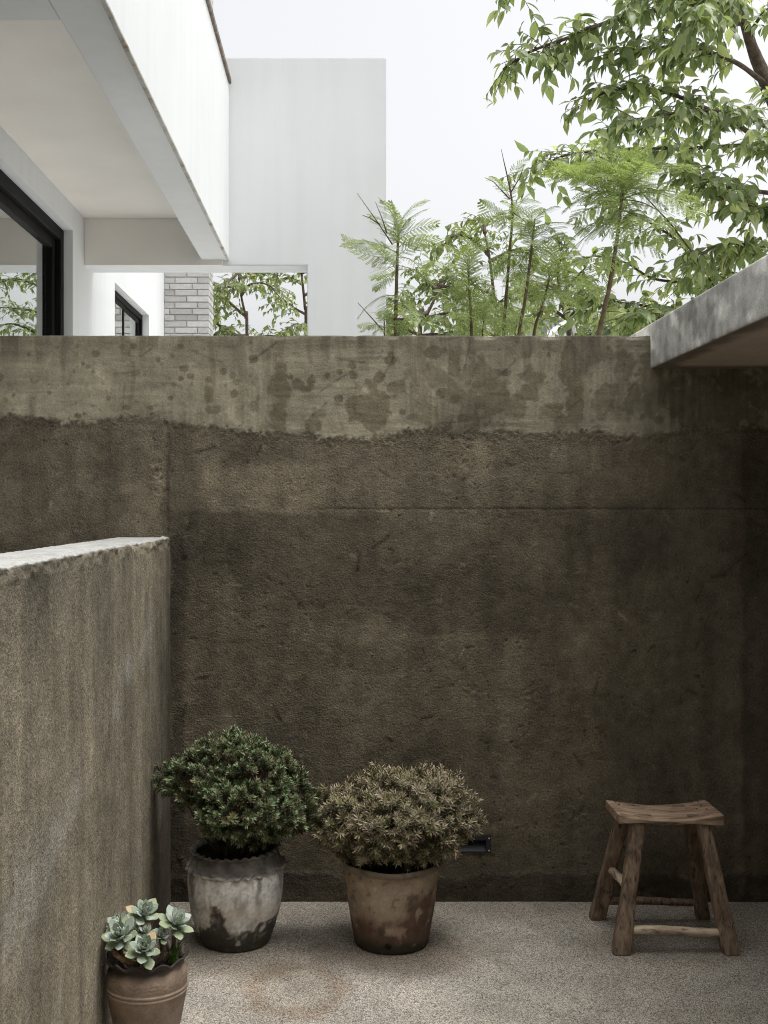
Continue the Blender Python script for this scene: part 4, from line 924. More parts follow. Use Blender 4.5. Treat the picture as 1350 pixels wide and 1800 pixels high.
def succulents():
    t = empty('succulent', (C3.x, C3.y, 0.254)); tag(t, 'grey green rosette succulent with brown stems in the ruffled pot', 'plant')
    off = np.array(wpos(t)); r2 = np.random.default_rng(31)
    specs = [  # px, py, dy, radius(px), axis, soil start offset
        (254, 1606, 0.03, 30, (0.25, -0.55, 0.8), (-0.005, 0.02)), (309, 1621, 0.00, 31, (0.45, -0.35, 0.8), (0.045, 0.01)), (208, 1628, 0.02, 27, (-0.35, -0.35, 0.85), (-0.05, 0.01)),
        (214, 1645, -0.05, 34, (-0.2, -0.6, 0.75), (-0.055, -0.03)), (254, 1668, -0.085, 32, (0.1, -0.65, 0.75), (-0.01, -0.055)), (256, 1640, -0.01, 19, (0.0, -0.4, 0.9), (0.0, 0.0)),
        (282, 1646, -0.02, 21, (0.0, -0.5, 0.85), (0.025, -0.01)), (236, 1638, 0.0, 17, (-0.1, -0.3, 0.95), (-0.02, 0.0))]
    for px, py, dy, rad, ax, so in specs:
        c = np.array(P(px, py, Y3c + dy)); rr = rad * k3 * 1.12
        ax = np.array(ax); ax = ax / np.linalg.norm(ax); x = np.cross(ax, [0.3, 1, 0.2]); x /= np.linalg.norm(x); y = np.cross(ax, x)
        ro = empty('rosette', (0, 0, 0)); ro.parent = t; ro.location = Vector((c - off).tolist())
        ng = 24 if rad > 25 else 15
        for i in range(ng):
            f = i / (ng - 1); a = i * 2.39996 + r2.uniform(-.12, .12)
            pitch = (1 - f) * 1.75 + f * 0.22 + r2.uniform(-.08, .08)            # outer leaves lie flat or hang, inner ones stand
            d = (x * math.cos(a) + y * math.sin(a)) * math.sin(pitch) + ax * math.cos(pitch)
            n_ = ax * math.sin(pitch) - (x * math.cos(a) + y * math.sin(a)) * math.cos(pitch)
            ln = rr * (1.0 - 0.50 * f) * r2.uniform(0.82, 1.12)
            M = frame(d, n_) * ln * np.array([1.15, 1, 1.1])[None]
            o_ = bpy.data.objects.new('leaf', LEAF_B if i < ng * 0.2 else LEAF_A); COL.objects.link(o_); o_.parent = ro
            o_.matrix_local = mat4(M, ax * rr * (-0.22 + 0.34 * f) + d * rr * 0.04)
        s0 = np.array([C3.x + so[0], C3.y + so[1], 0.25]); e = c - ax * rr * 0.15
        V, Fq = tube(catmull([s0, (s0 + e) / 2 + np.array([0.012 * np.sign(so[0] + .001), -0.006, -0.008]), e], 5), 0.0075, 0.005, 8, 0.25); obj('stem', V, Fq, M_TWIG, t)
    # a thick woody stem curling over the rim
    pts = [P(200, 1668, Y3c - 0.05), P(206, 1680, Y3c - 0.07), P(222, 1690, Y3c - 0.075), P(240, 1694, Y3c - 0.07)]
    V, Fq = tube(catmull(pts, 6), 0.008, 0.0085, 9, 0.3); m = MT('pale_woody_stem')
    obj('stem', V, Fq, m.done(m.ramp(m.noise(90, 4), [(0.3, (0.10, 0.06, 0.035)), (0.7, (0.30, 0.21, 0.13))]), 0.85), t)
succulents()
def stonecrop():
    b = P(306, 1688, Y3c + 0.005); t = empty('stonecrop', b); tag(t, 'small bright green stonecrop sprig at the edge of the ruffled pot', 'plant')
    r2 = np.random.default_rng(33)
    m = MT('stonecrop_leaf'); mm = m.done(m.ramp(m.rand(), [(0.0, (0.05, 0.11, 0.015)), (1.0, (0.16, 0.26, 0.035))]), 0.4, None, 0.4)
    for (tx, ty, dy) in ((315, 1658, 0.0), (307, 1664, -0.012), (300, 1676, -0.02)):
        e = np.array(P(tx, ty, Y3c + dy)); s0 = np.array(b) + np.array([0, dy * 0.6, -0.005]); Ms, Ts = [], []
        n = 34
        for i in range(n):
            f = i / n; p = s0 + (e - s0) * f; ax = (e - s0) / np.linalg.norm(e - s0); a = i * 2.4
            x = np.cross(ax, [0, 1, 0.1]); x /= np.linalg.norm(x); y = np.cross(ax, x)
            d = (x * math.cos(a) + y * math.sin(a)) * 0.85 + ax * (0.45 + f * 0.5)
            Ms.append(frame(d, ax) * 0.0135 * (1 - 0.35 * f)); Ts.append(p)
        tri = np.array([q for q in ff_ if len(q) == 4])
        V, Fq = stamp(fv_, tri, np.array(Ms), np.array(Ts)); o_ = obj('shoot', V, Fq, mm, t); o_['kind'] = 'stuff'
stonecrop()

# ------------------------------------------------------------------ stool
def stool():
    cx, cy = 1.14, 4.19
    t = empty('wooden_stool', (cx, cy, 0)); tag(t, 'worn wooden saddle-seat stool with splayed legs on the pebble floor', 'stool')
    # seat: dished plank, thick at both ends
    nx, ny = 41, 17; hx, hy = 0.184, 0.113
    u = np.linspace(-1, 1, nx); w = np.linspace(-1, 1, ny); U, W = np.meshgrid(u, w)
    def outline(U, W):
        rx = hx * (1 - 0.010 * np.abs(W) ** 6 + 0.006 * perlin(W * 2, U * 0, seed=3)); ry = hy * (1 - 0.03 * np.abs(U) ** 8 - 0.02 * (1 - U * U))
        return cx + U * rx, cy + W * ry
    X, Y = outline(U, W)
    ed = np.maximum(np.abs(U), 0) ** 26 + np.abs(W) ** 14
    Zt = 0.470 - 0.021 * (1 - U * U) - 0.006 * np.clip(ed, 0, 1) + 0.0016 * fbm(X * 25, Y * 25, octv=3, seed=500)
    Zb = 0.470 - 0.038 - 0.004 * U + 0.006 * (1 - U * U) ** 1 + 0.0012 * fbm(X * 25, Y * 25, octv=3, seed=501)
    Zb = np.minimum(Zb, Zt - 0.010)
    top = np.stack([X, Y, Zt], -1).reshape(-1, 3); bot = np.stack([X, Y, Zb], -1).reshape(-1, 3); N = nx * ny
    Ft = [tuple(f) for f in grid_faces(ny, nx)]; Fb = [tuple(i + N for i in f[::-1]) for f in Ft]
    ring = [j for j in range(nx)] + [i*nx + nx-1 for i in range(1, ny)] + [(ny-1)*nx + j for j in range(nx-2, -1, -1)] + [i*nx for i in range(ny-2, 0, -1)]
    Fs = [(ring[(i+1) % len(ring)], ring[i], ring[i] + N, ring[(i+1) % len(ring)] + N) for i in range(len(ring))]
    s = obj('seat', np.concatenate([top, bot]), Ft + Fb + Fs, M_SEAT, t, True)
    md = s.modifiers.new('edges', 'EDGE_SPLIT'); md.split_angle = R(50)
    def seat_z(x): return 0.470 - 0.021 * (1 - ((x - cx) / hx) ** 2)
    # through tenons of the legs and a few nail heads
    for x, y in ((cx - 0.085, cy - 0.065), (cx - 0.095, cy + 0.065), (cx + 0.09, cy - 0.07), (cx + 0.075, cy + 0.06)):
        z = seat_z(x); box('tenon', (x - 0.024, x + 0.024, y - 0.008, y + 0.008, z - 0.012, z + 0.0022), M_LEG, t, 0.001, 1)
    for x, y in ((cx - 0.15, cy + 0.04), (cx - 0.155, cy + 0.075), (cx + 0.15, cy - 0.02), (cx + 0.145, cy + 0.03), (cx + 0.15, cy + 0.08), (cx + 0.12, cy + 0.0)):
        z = seat_z(x); V, Fq = tube(np.array([[x, y, z - 0.004], [x, y, z + 0.0022]]), 0.0042, 0.0034, 9); obj('nail', V, Fq, M_IRON, t)
    def leg(top_, bot_, w0, w1, d0, d1, seed):
        n, k = 26, 16
        p0, p1 = np.array(top_), np.array(bot_); ax = (p1 - p0) / np.linalg.norm(p1 - p0)
        sx = np.array([1.0, 0, 0]); sx -= ax * ax.dot(sx); sx /= np.linalg.norm(sx); sy = np.cross(ax, sx)
        V = []
        for i in range(n):
            f = i / (n - 1); c = p0 + (p1 - p0) * f
            hw, hd = (w0 + (w1 - w0) * f) / 2, (d0 + (d1 - d0) * f) / 2
            if f > 0.965: hw *= 0.955; hd *= 0.955
            for j in range(k):
                a = 2 * math.pi * (j + 0.5) / k; ca, sa = math.cos(a), math.sin(a); e = 0.30
                x_, y_ = math.copysign(abs(ca) ** e, ca), math.copysign(abs(sa) ** e, sa)
                q = c + sx * hw * x_ + sy * hd * y_
                q = q + (sx * x_ + sy * y_) * 0.0032 * float(perlin(f * 5, a * 0.9, seed, seed)) + (sx * x_) * 0.0012 * float(perlin(f * 16, a * 2, seed))
                V.append(q)
        V = np.array(V)
        V[-k:, 2] = np.maximum(0.0025, V[-k:, 2] * 0 + 0.0025); V[-2*k:-k, 2] = np.maximum(V[-2*k:-k, 2], 0.006)
        Fq = [tuple(f) for f in grid_faces(n, k, True)] + [tuple(range(k))[::-1], tuple((n-1)*k + j for j in range(k))]
        bm = bmesh.new(); bv = [bm.verts.new(tuple(v - np.array(wpos(t)))) for v in V]
        for f in Fq: bm.faces.new([bv[i] for i in f])
        bmesh.ops.recalc_face_normals(bm, faces=bm.faces); me_ = bpy.data.meshes.new('leg'); bm.to_mesh(me_); bm.free()
        me_.polygons.foreach_set('use_smooth', np.ones(len(me_.polygons), bool))
        o_ = link('leg', me_, M_LEG, t); e_ = o_.modifiers.new('edges', 'EDGE_SPLIT'); e_.split_angle = R(38)
    leg((1.030, 4.115, 0.452), (0.952, 4.030, 0.0), 0.046, 0.062, 0.040, 0.044, 1)
    leg((1.254, 4.115, 0.452), (1.330, 4.030, 0.0), 0.044, 0.058, 0.040, 0.046, 2)
    leg((1.022, 4.262, 0.452), (0.940, 4.372, 0.0), 0.046, 0.056, 0.040, 0.044, 3)
    leg((1.252, 4.262, 0.452), (1.338, 4.372, 0.0), 0.048, 0.050, 0.040, 0.044, 4)
    def pole(a, b, r0, r1, mat, seg=12, bump=0.18):
        a, b = np.array(a), np.array(b); pts = [a + (b - a) * f + np.array([0, 0, 0.003 * math.sin(f * 5)]) for f in np.linspace(0, 1, 14)]
        V, Fq = tube(np.array(pts), r0, r1, seg, bump); obj('stretcher', V, Fq, mat, t)
    pole((0.975, 4.043, 0.075), (1.312, 4.043, 0.070), 0.0165, 0.015, M_POLE)
    pole((0.965, 4.350, 0.073), (1.315, 4.350, 0.071), 0.015, 0.014, M_LEG, 6, 0.1)
    m2 = wood_mat('pale_side_stretcher_wood', (0.20, 0.14, 0.09), (0.48, 0.37, 0.26), (0.66, 0.55, 0.41), (26, 4, 26))
    pole((0.990, 4.068, 0.206), (0.982, 4.342, 0.204), 0.0145, 0.0155, m2)
stool()

# ------------------------------------------------------------------ broadleaf trees
def leaf_base():
    st = [(0.0, 0.012, 0.0), (0.14, 0.155, 0.015), (0.38, 0.225, 0.02), (0.62, 0.17, -0.01), (0.83, 0.065, -0.06), (1.0, 0.0, -0.13)]
    V, Fq = [], []
    for y, w, z in st: V += [(-w, y, z + w * 0.32), (0, y, z), (w, y, z + w * 0.32)]
    for i in range(len(st)-1):
        a = i*3; Fq += [(a, a+1, a+4, a+3), (a+1, a+2, a+5, a+4)]
    return np.array(V), np.array(Fq)
LV, LF = leaf_base()
def project(p): return CX + p[0] * F / p[1], CY - (p[2] - EYE) * F / p[1]
def dress(t, limbs, mat, leaf_len, n_obj, seed, twig_every=0.07, twig_len=0.20, leaf_gap=0.032, droop=0.9, start=0.25, barkmat=None):
    """twigs and hanging leaves along limb polylines; the largest in view become leaf objects, the rest one mesh"""
    r2 = np.random.default_rng(seed); Ms, Ts, tw = [], [], []
    off = np.array(wpos(t))
    for pts, r0, r1, dens in limbs:
        pl = catmull(pts, 8); seg = np.linalg.norm(np.diff(pl, axis=0), axis=1); cum = np.concatenate([[0], np.cumsum(seg)]); Lt = cum[-1]
        V, Fq = tube(pl, r0, r1, 8, 0.12); obj('limb', V, Fq, barkmat or M_BARK, t)
        s = Lt * start
        while s < Lt + 0.001:
            i = min(np.searchsorted(cum, s), len(pl)-1); i = max(i, 1); p = pl[i]; ld = pl[i] - pl[i-1]; ld /= np.linalg.norm(ld) + 1e-9
            for _ in range(dens if s < Lt - 0.02 else 2):
                d = ld * 0.8 + r2.normal(size=3) * np.array([0.65, 0.75, 0.42]) + np.array([0, 0, 0.10]); d /= np.linalg.norm(d)
                tl = twig_len * r2.uniform(0.45, 1.2); n = max(3, int(tl / leaf_gap)); tp = [p]
                for k in range(1, n+1):
                    f = k / n; q = p + d * tl * f - np.array([0, 0, 0.22 * tl * f * f]); tp.append(q)
                    side = np.cross(d, [0, 0, 1.0]); side /= np.linalg.norm(side) + 1e-9; sg = 1 if k % 2 else -1
                    for rep in range(2 if k == n else 1):
                        ldv = d * 0.5 + side * sg * 0.6 + np.array([0, 0, -droop * r2.uniform(0.35, 1.25)]) + r2.normal(size=3) * 0.32
                        nv = np.array([0, 0, 0.75]) + side * sg * 0.35 + d * 0.6 + r2.normal(size=3) * 0.40 + np.array([0, -0.2, 0])
                        sc = leaf_len * r2.uniform(0.5, 1.2) * (1.0 if f > 0.3 else 0.8)
                        Ms.append(frame(ldv, nv) * sc); Ts.append(q)
                tw.append(tube(np.array(tp), 0.0042 * r0 / 0.03 if r0 < 0.03 else 0.0042, 0.0015, 4, 0, False))
            s += twig_every * r2.uniform(0.6, 1.4)
    Ms, Ts = np.array(Ms), np.array(Ts)
    score = []
    for M, p in zip(Ms, Ts):
        u, v = project(p); score.append((1 if (-20 < u < 1370 and -20 < v < 600) else 0) + 0.5 / p[1] * np.linalg.norm(M[:, 1]) + 0.02 * r2.random())
    order = np.argsort(-np.array(score)); picks = order[:n_obj]
    if n_obj:
        me_ = mesh_data('leaf', LV, LF); me_.materials.append(mat)
        for i in picks:
            o_ = bpy.data.objects.new('leaf', me_); COL.objects.link(o_); o_.parent = t; o_.matrix_local = mat4(Ms[i], Ts[i] - off)
    rest = order[n_obj:]
    V, Fq = stamp(LV, LF, Ms[rest], Ts[rest]); fo = obj('foliage', V, Fq, mat, t); fo['kind'] = 'stuff'
    V, Fq = join_parts(tw); b = obj('twigs', V, Fq, M_BARK, t); b['kind'] = 'stuff'
    return len(Ms)
def big_tree():
    Y = 7.0
    base = P(1410, 0, Y); base.z = -0.06
    t = empty('broadleaf_tree', base); tag(t, 'large broadleaf tree with long drooping branches in the upper right corner', 'tree', 'trees behind the courtyard wall')
    trunk = [base, P(1412, 700, Y), P(1406, 420, Y), P(1384, 240, Y), P(1345, 140, Y), P(1318, 70, Y), P(1298, -20, Y), P(1290, -200, Y + 0.1)]
    pl = catmull(trunk, 8); V, Fq = tube(pl, np.interp(np.linspace(0, 1, len(pl)), [0, 0.6, 0.75, 1], [0.09, 0.040, 0.030, 0.016]), None, 12, 0.1); obj('trunk', V, Fq, M_BARK, t)
    def li(pts, r0, r1, dens=2):
        y_ = pts[0][1]; pts = [(float(np.interp(y_, [-200, -20, 70, 140, 240, 420, 700], [1290, 1298, 1318, 1345, 1384, 1406, 1412])), y_, Y)] + pts[1:]
        return ([P(*q) for q in pts], r0, r1, dens)
    limbs = [
        li([(1308, 40, 7.0), (1240, 40, 6.85), (1190, 16, 6.7), (1090, 32, 6.55), (1000, 66, 6.45), (930, 92, 6.4), (884, 122, 6.4)], 0.020, 0.005),
        li([(1296, -40, 7.0), (1180, -110, 6.6), (1030, -90, 6.4), (940, -45, 6.3), (893, -8, 6.3)], 0.018, 0.004, 1),
        li([(1346, 150, 7.0), (1290, 108, 6.8), (1220, 86, 6.7), (1140, 84, 6.6), (1080, 96, 6.55)], 0.016, 0.005),
        li([(1352, 285, 7.0), (1300, 222, 6.9), (1240, 190, 6.8), (1160, 160, 6.7), (1080, 158, 6.6), (1035, 178, 6.6)], 0.018, 0.005),
        li([(1354, 240, 7.0), (1290, 200, 6.6), (1210, 196, 6.4), (1130, 210, 6.35), (1075, 232, 6.35)], 0.014, 0.004),
        li([(1354, 345, 7.0), (1290, 330, 6.9), (1235, 312, 6.8), (1190, 296, 6.75)], 0.016, 0.005, 2),
        li([(1354, 300, 7.0), (1350, 260, 6.6), (1330, 240, 6.4)], 0.012, 0.004, 2),
        li([(1356, 400, 7.0), (1320, 360, 6.7), (1280, 352, 6.6), (1250, 340, 6.6)], 0.014, 0.004, 2),
        li([(1352, 250, 7.0), (1220, 260, 7.2), (1100, 262, 7.3), (1000, 272, 7.3), (945, 295, 7.3)], 0.014, 0.004, 2),
        li([(1358, 440, 7.0), (1320, 430, 6.8), (1270, 430, 6.75), (1225, 448, 6.7)], 0.012, 0.004, 2),
        li([(1300, -20, 7.0), (1250, -30, 6.5), (1190, -20, 6.2), (1120, 0, 6.1)], 0.014, 0.005, 2),
        li([(1312, 40, 7.0), (1270, 0, 6.4), (1240, 10, 6.1), (1215, 40, 6.0)], 0.012, 0.005, 2),
        li([(1320, 60, 7.0), (1345, 20, 6.8), (1372, 10, 6.7)], 0.012, 0.005, 2),
        li([(1352, 200, 7.0), (1368, 170, 6.9), (1390, 160, 6.8)], 0.012, 0.005, 2),
        li([(1360, 500, 7.0), (1250, 470, 7.1), (1180, 415, 7.15), (1120, 380, 7.2), (1070, 360, 7.2)], 0.012, 0.004, 2),
        li([(1360, 540, 7.0), (1240, 502, 7.2), (1150, 490, 7.3), (1100, 462, 7.3), (1040, 448, 7.3)], 0.013, 0.004, 1),
        li([(1362, 600, 7.0), (1250, 560, 7.0), (1150, 540, 6.9), (1080, 530, 6.9), (1020, 512, 6.9)], 0.013, 0.004, 2),
        li([(1362, 640, 7.0), (1240, 600, 6.8), (1160, 560, 6.6), (1110, 556, 6.5)], 0.013, 0.004, 2),
    ]
    n = dress(t, limbs, M_LEAF, 0.099, 300, 61, 0.034, 0.20, 0.028)
    V, Fq = tube(np.array([P(1120, 330, 6.95), P(1180, 395, 6.95), P(1225, 455, 6.95), P(1262, 515, 6.95)]), 0.004, 0.006, 5); obj('bare_twig', V, Fq, M_BARK, t)
    return n
nb = big_tree()
def back_tree(label, trunk_px, Y, limbs_px, n_obj, seed, mat=M_LEAF2, leaf=0.078, r=0.020, dens=2):
    base = P(trunk_px[0][0], 0, Y); base.z = -0.06
    t = empty('broadleaf_tree', base); tag(t, label, 'tree', 'trees behind the courtyard wall')
    pts = [base] + [P(a_, b_, Y) for a_, b_ in trunk_px]
    pl = catmull(pts, 6); V, Fq = tube(pl, r, r * 0.4, 9, 0.1); obj('trunk', V, Fq, M_BARK, t)
    dress(t, [([P(a_, b_, Y + c_) for a_, b_, c_ in l], 0.016, 0.005, dens) for l in limbs_px], mat, leaf, n_obj, seed, 0.050, 0.24, 0.032, 0.75, 0.12)
back_tree('slim leafy tree seen through the passage beside the brick pier', [(434, 600), (432, 560), (424, 520), (418, 470)], 12.0,
          [[(430, 555, 0), (400, 530, .1), (372, 520, .2), (345, 540, .2)], [(424, 520, 0), (440, 500, -.2), (470, 500, -.2), (490, 520, -.3)], [(418, 480, 0), (395, 500, -.3), (380, 500, -.4)], [(432, 590, 0), (400, 590, -.2), (370, 600, -.3)], [(434, 600, 0), (470, 590, .2), (500, 595, .3)], [(418, 470, 0), (405, 440, .1), (390, 420, .2)], [(422, 510, 0), (400, 505, -.5), (385, 525, -.6)], [(434, 610, 0), (350, 580, .3), (300, 560, .5), (250, 560, .6)], [(434, 600, 0), (330, 540, .6), (290, 520, .8)], [(420, 490, 0), (450, 480, .4), (470, 470, .6)]], 160, 71, dens=2)
back_tree('thin dark-trunked tree at the right side of the passage', [(538, 600), (536, 540), (531, 490), (528, 450), (520, 400)], 12.6,
          [[(536, 552, 0), (515, 540, -.1), (495, 525, -.2)], [(531, 500, 0), (510, 488, -.2), (490, 492, -.3)], [(528, 470, 0), (545, 480, .2), (560, 470, .3)], [(530, 480, 0), (505, 470, .1), (480, 482, .1)], [(538, 580, 0), (520, 570, -.3), (505, 578, -.4)], [(538, 600, 0), (560, 590, .2), (580, 585, .3)], [(538, 600, 0), (510, 592, .2), (490, 600, .3)], [(534, 520, 0), (570, 500, .1), (610, 490, .2), (650, 500, .3)], [(536, 560, 0), (580, 545, .1), (630, 540, .1)], [(538, 600, 0), (590, 570, -.2), (640, 580, -.2)], [(530, 480, 0), (570, 470, -.2), (620, 465, -.2)]], 140, 72)
back_tree('leafy tree behind the leftmost feathery sapling', [(738, 600), (748, 560), (764, 525), (775, 490)], 9.5,
          [[(745, 570, 0), (720, 545, .1), (690, 530, .2)], [(764, 525, 0), (780, 500, .2), (790, 470, .2)], [(748, 560, 0), (790, 550, -.2), (820, 560, -.2)], [(740, 590, 0), (700, 575, -.2), (660, 580, -.2)], [(770, 510, 0), (745, 490, .3), (730, 470, .3)], [(738, 600, 0), (690, 590, .2), (680, 570, .3)], [(740, 590, 0), (790, 585, .1), (820, 575, .2)], [(750, 550, 0), (720, 560, -.3), (690, 560, -.4)], [(770, 500, 0), (800, 510, .3), (830, 520, .4)]], 170, 73, dens=3)
back_tree('pale green tree rising between the middle feathery saplings', [(872, 600), (868, 520), (860, 450), (850, 400)], 10.0,
          [[(868, 520, 0), (830, 500, .1), (800, 490, .2)], [(860, 450, 0), (830, 420, .1), (800, 415, .1), (780, 430, .1)], [(852, 410, 0), (850, 390, .1), (838, 385, .2)], [(868, 540, 0), (910, 510, -.2), (940, 500, -.2)], [(860, 460, 0), (900, 440, .2), (930, 440, .3)], [(870, 580, 0), (920, 565, .2), (960, 560, .3)], [(870, 590, 0), (840, 580, -.2), (810, 590, -.3)], [(870, 560, 0), (895, 560, -.4), (915, 580, -.5)], [(868, 530, 0), (845, 545, .3), (820, 550, .4)]], 190, 74, dens=3)
back_tree('broad-leaved young tree between the leaning sapling and the tallest one', [(1000, 600), (995, 560), (985, 520), (980, 480)], 8.6,
          [[(995, 560, 0), (970, 545, .1), (945, 550, .1)], [(985, 520, 0), (960, 500, -.1), (940, 510, -.2)], [(985, 520, 0), (1010, 490, .1), (1030, 470, .1)], [(980, 480, 0), (985, 455, .1), (1000, 435, .1)], [(995, 560, 0), (1020, 545, -.1), (1045, 550, -.1)]], 120, 76, leaf=0.10)
back_tree('low leafy tree in front of the distant louvred roof', [(1100, 640), (1095, 600), (1085, 580)], 9.0,
          [[(1095, 600, 0), (1060, 575, .1), (1040, 568, .1)], [(1095, 600, 0), (1120, 575, .1), (1130, 560, .2)], [(1098, 620, 0), (1050, 590, -.2), (1020, 590, -.2)], [(1085, 580, 0), (1085, 560, .1), (1075, 545, .1)], [(1095, 600, 0), (1105, 585, -.3), (1150, 575, -.4)]], 90, 75)

# ------------------------------------------------------------------ feathery saplings
def frond_mesh(seed, np_=12, nl=13):
    r2 = np.random.default_rng(seed); V, Fq = [], []
    droop = r2.uniform(0.12, 0.62); bend = r2.normal() * 0.12; np_ = int(np_ * r2.uniform(0.8, 1.1))
    def rach(t): return np.array([0.03 * math.sin(t * 3 + seed) + bend * t * t, t * (1 - 0.25 * droop * t), 0.12 * t - droop * t * t])
    ts = np.linspace(0, 1, 9); rv, rf_ = tube(np.array([rach(x) for x in ts]), 0.009, 0.003, 4, 0, False)
    V += list(rv); Fq += [tuple(f) for f in rf_]
    for k in range(np_):
        t_ = 0.16 + 0.84 * k / (np_ - 1); p = rach(t_); tn = rach(min(t_ + .02, 1.02)) - rach(t_ - .02); tn /= np.linalg.norm(tn)
        pl = 0.30 * math.sin(math.pi * (0.20 + 0.74 * t_)) ** 0.8 + 0.03
        for sg in (-1, 1):
            if r2.random() < 0.10: continue
            pl = pl * r2.uniform(0.86, 1.1)
            d = np.array([sg, 0, 0]) * 0.86 + tn * (0.36 + 0.55 * t_) + np.array([0, 0, r2.uniform(-.12, .05)]); d /= np.linalg.norm(d)
            up = np.cross(d, tn) * sg; up /= np.linalg.norm(up) + 1e-9
            if up[2] < 0: up = -up
            sd_ = np.cross(up, d)
            i = len(V); q = p + d * pl - np.array([0, 0, 0.14 * pl]); w = 0.0042
            V += [p - sd_ * w, p + sd_ * w, q + sd_ * w * .5, q - sd_ * w * .5]; Fq.append((i, i+1, i+2, i+3))
            for j in range(nl):
                f = 0.10 + 0.90 * j / (nl - 1); b = p + d * pl * f - np.array([0, 0, 0.14 * pl * f * f]); ll = 0.037 * (1 - 0.45 * abs(f - 0.45)) * r2.uniform(.85, 1.1)
                for s2 in (-1, 1):
                    e = sd_ * s2 * 0.80 + d * 0.60 + up * r2.uniform(-.10, .16); e /= np.linalg.norm(e); nn = np.cross(e, up); nn /= np.linalg.norm(nn) + 1e-9
                    i = len(V); V += [b, b + e*ll*.5 + nn*ll*.30, b + e*ll, b + e*ll*.5 - nn*ll*.30]; Fq.append((i, i+1, i+2, i+3))
    me_ = mesh_data('frond', np.array(V), Fq, False); me_.materials.append(M_FROND); return me_
FRONDS = [frond_mesh(s) for s in range(1, 13)]
def sapling(label, stem_px, Y, fr_len, n_top, seed, rstem=0.011, extra=(), lo=0.0, dead=()):
    r2 = np.random.default_rng(seed)
    base = P(stem_px[0][0], 0, Y); base.z = -0.06
    t = empty('feathery_sapling', base); tag(t, label, 'sapling', 'feathery saplings behind the wall'); off = np.array(wpos(t))
    low = P(stem_px[0][0] * 1.0 - (stem_px[1][0] - stem_px[0][0]) * 1.2, stem_px[0][1] + 160, Y)
    pts = [base, low] + [P(a_, b_, Y) for a_, b_ in stem_px]
    pl = catmull(pts, 8); V, Fq = tube(pl, rstem * 1.15, rstem * 0.42, 8, 0.15); obj('stem', V, Fq, M_STEM, t)
    top = pl[-1]; span = np.linalg.norm(pl[-1] - pl[-9])
    def put(p, az, el, ln, roll=0.0):
        d = np.array([math.cos(az) * math.cos(el), math.sin(az) * math.cos(el), math.sin(el)]); up = np.array([0, 0, 1.0]) + 0.0 * d
        n_ = up * math.cos(el) - np.array([math.cos(az), math.sin(az), 0]) * math.sin(el) + r2.normal(size=3) * 0.38
        o_ = bpy.data.objects.new('frond', FRONDS[int(r2.integers(12))]); COL.objects.link(o_); o_.parent = t
        o_.matrix_local = mat4(frame(d, n_) * ln, np.array(p) - off)
    n_top = int(n_top * 2.1)
    for k in range(n_top):
        f = k / max(1, n_top - 1); az = k * 2.39996 + r2.uniform(-.3, .3)
        el = 1.05 - 1.35 * f + r2.normal() * 0.38; ln = fr_len * r2.uniform(0.42, 1.0) * (0.75 + 0.25 * math.sin(math.pi * f))
        s = 1 - (lo + 0.25) * f ** 0.8 * r2.uniform(0.6, 1.3); i = int((len(pl) - 1) - (1 - s) * 18); p = pl[max(0, min(len(pl)-1, i))]
        put(p, az, el, ln)
    for px, py, dy, az, el, ln in extra: put(P(px, py, Y + dy), az, el, ln)
    for pts_ in dead:
        V, Fq = tube(np.array([P(a_, b_, Y) for a_, b_ in pts_]), 0.0035, 0.0012, 4); obj('dead_twig', V, Fq, M_TWIG, t)
sapling('leftmost tall feathery sapling, standing before the white pillar', [(695, 592), (697, 500), (699, 440), (701, 405)], 5.45, 0.27, 18, 81, 0.011, [(699, 445, 0, math.pi, 0.35, 0.26), (699, 450, 0, math.pi, -0.15, 0.27)], 0.75, dead=[[(690, 430), (660, 385), (628, 340)], [(668, 395), (650, 383), (637, 378)], [(680, 410), (672, 385), (660, 355)]])
sapling('low feathery seedling at the foot of the white pillar', [(676, 592), (676, 575), (675, 560)], 5.40, 0.14, 9, 82, 0.005, [], 0.3, dead=[[(672, 580), (650, 555), (629, 532)]])
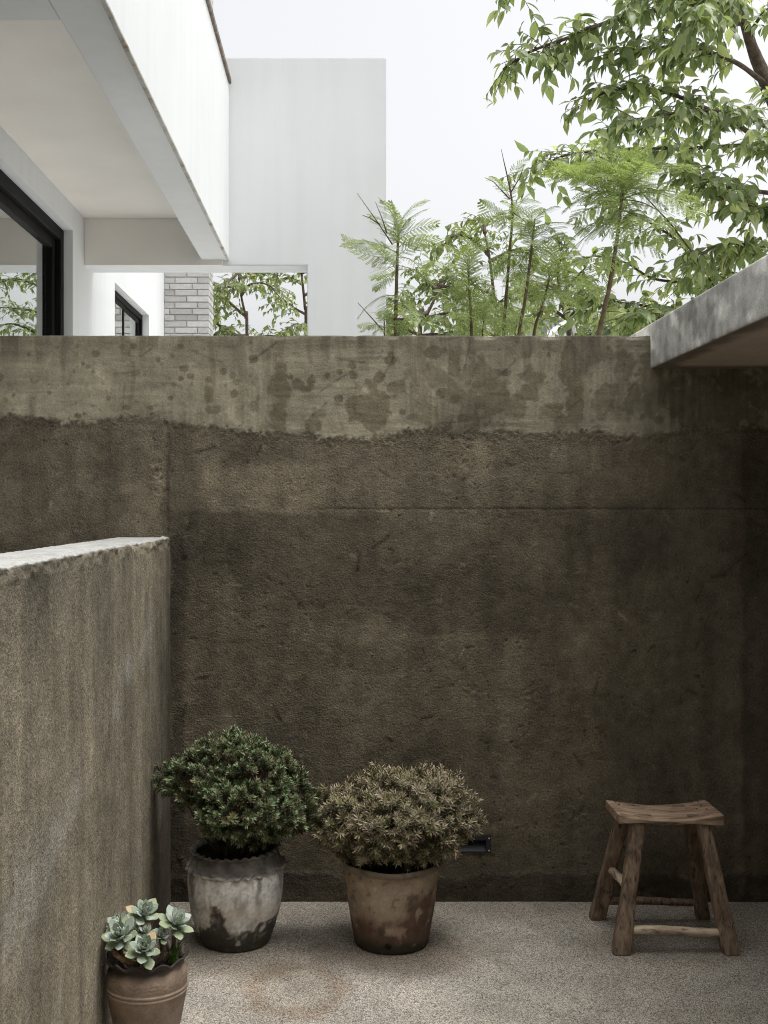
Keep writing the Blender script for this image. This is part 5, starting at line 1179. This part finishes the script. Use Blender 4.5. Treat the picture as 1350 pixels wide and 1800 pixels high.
sapling('short feathery sapling with a dense skirt of fronds', [(829, 592), (827, 540), (824, 490), (822, 455)], 5.6, 0.26, 17, 83, 0.009, [(826, 500, -.02, 4.4, -0.9, 0.2), (826, 505, 0, 2.9, -0.9, 0.22), (826, 495, 0, 0.2, -0.7, 0.22)], 0.8)
sapling('tall thin feathery sapling with a bare twiggy tip', [(885, 592), (890, 520), (896, 440), (901, 370), (893, 310)], 5.75, 0.20, 16, 84, 0.010, [], 1.0, dead=[[(893, 315), (886, 285), (881, 262)], [(897, 340), (915, 310), (921, 290)], [(896, 350), (868, 320), (852, 312)], [(901, 372), (930, 395), (950, 402)]])
sapling('feathery sapling with a reddish straight stem, right of the twiggy one', [(912, 592), (924, 520), (934, 440), (940, 385)], 5.6, 0.25, 17, 85, 0.0105, [(938, 400, 0, 0.0, 0.3, 0.27)], 0.5)
sapling('short leaning feathery sapling below the straight reddish stem', [(938, 592), (951, 545), (962, 505), (967, 478)], 5.9, 0.25, 15, 86, 0.009, [(966, 485, 0, 0.1, 0.0, 0.27), (967, 485, 0, -0.4, -0.2, 0.24)], 0.5)
sapling('tallest feathery sapling with a broad bright crown, nearest the canopy slab', [(1052, 592), (1072, 500), (1086, 410), (1093, 345), (1096, 318)], 5.5, 0.38, 24, 87, 0.013, [(1092, 350, 0, 0.2, 0.35, 0.40), (1092, 350, -.02, -0.1, 0.75, 0.36), (1092, 355, 0, 3.1, 0.3, 0.38), (1092, 350, 0, 1.3, 0.9, 0.36), (1092, 352, 0, -0.8, 0.2, 0.36), (1094, 335, 0, 0.15, 0.55, 0.42), (1094, 335, 0, 0.35, 0.15, 0.44), (1090, 370, 0, 0.0, -0.2, 0.36), (1088, 385, 0, 3.2, -0.1, 0.34), (1094, 330, 0, 2.9, 0.6, 0.38)], 0.6)
sapling('small feathery seedling filling the gap left of the paired stems', [(848, 592), (850, 570), (850, 552)], 5.9, 0.22, 11, 88, 0.005, [], 0.3)
sapling('small feathery seedling under the leaning sapling', [(905, 592), (908, 575), (908, 560)], 6.1, 0.20, 10, 89, 0.005, [], 0.3)
print('leaves on the big tree', nb)
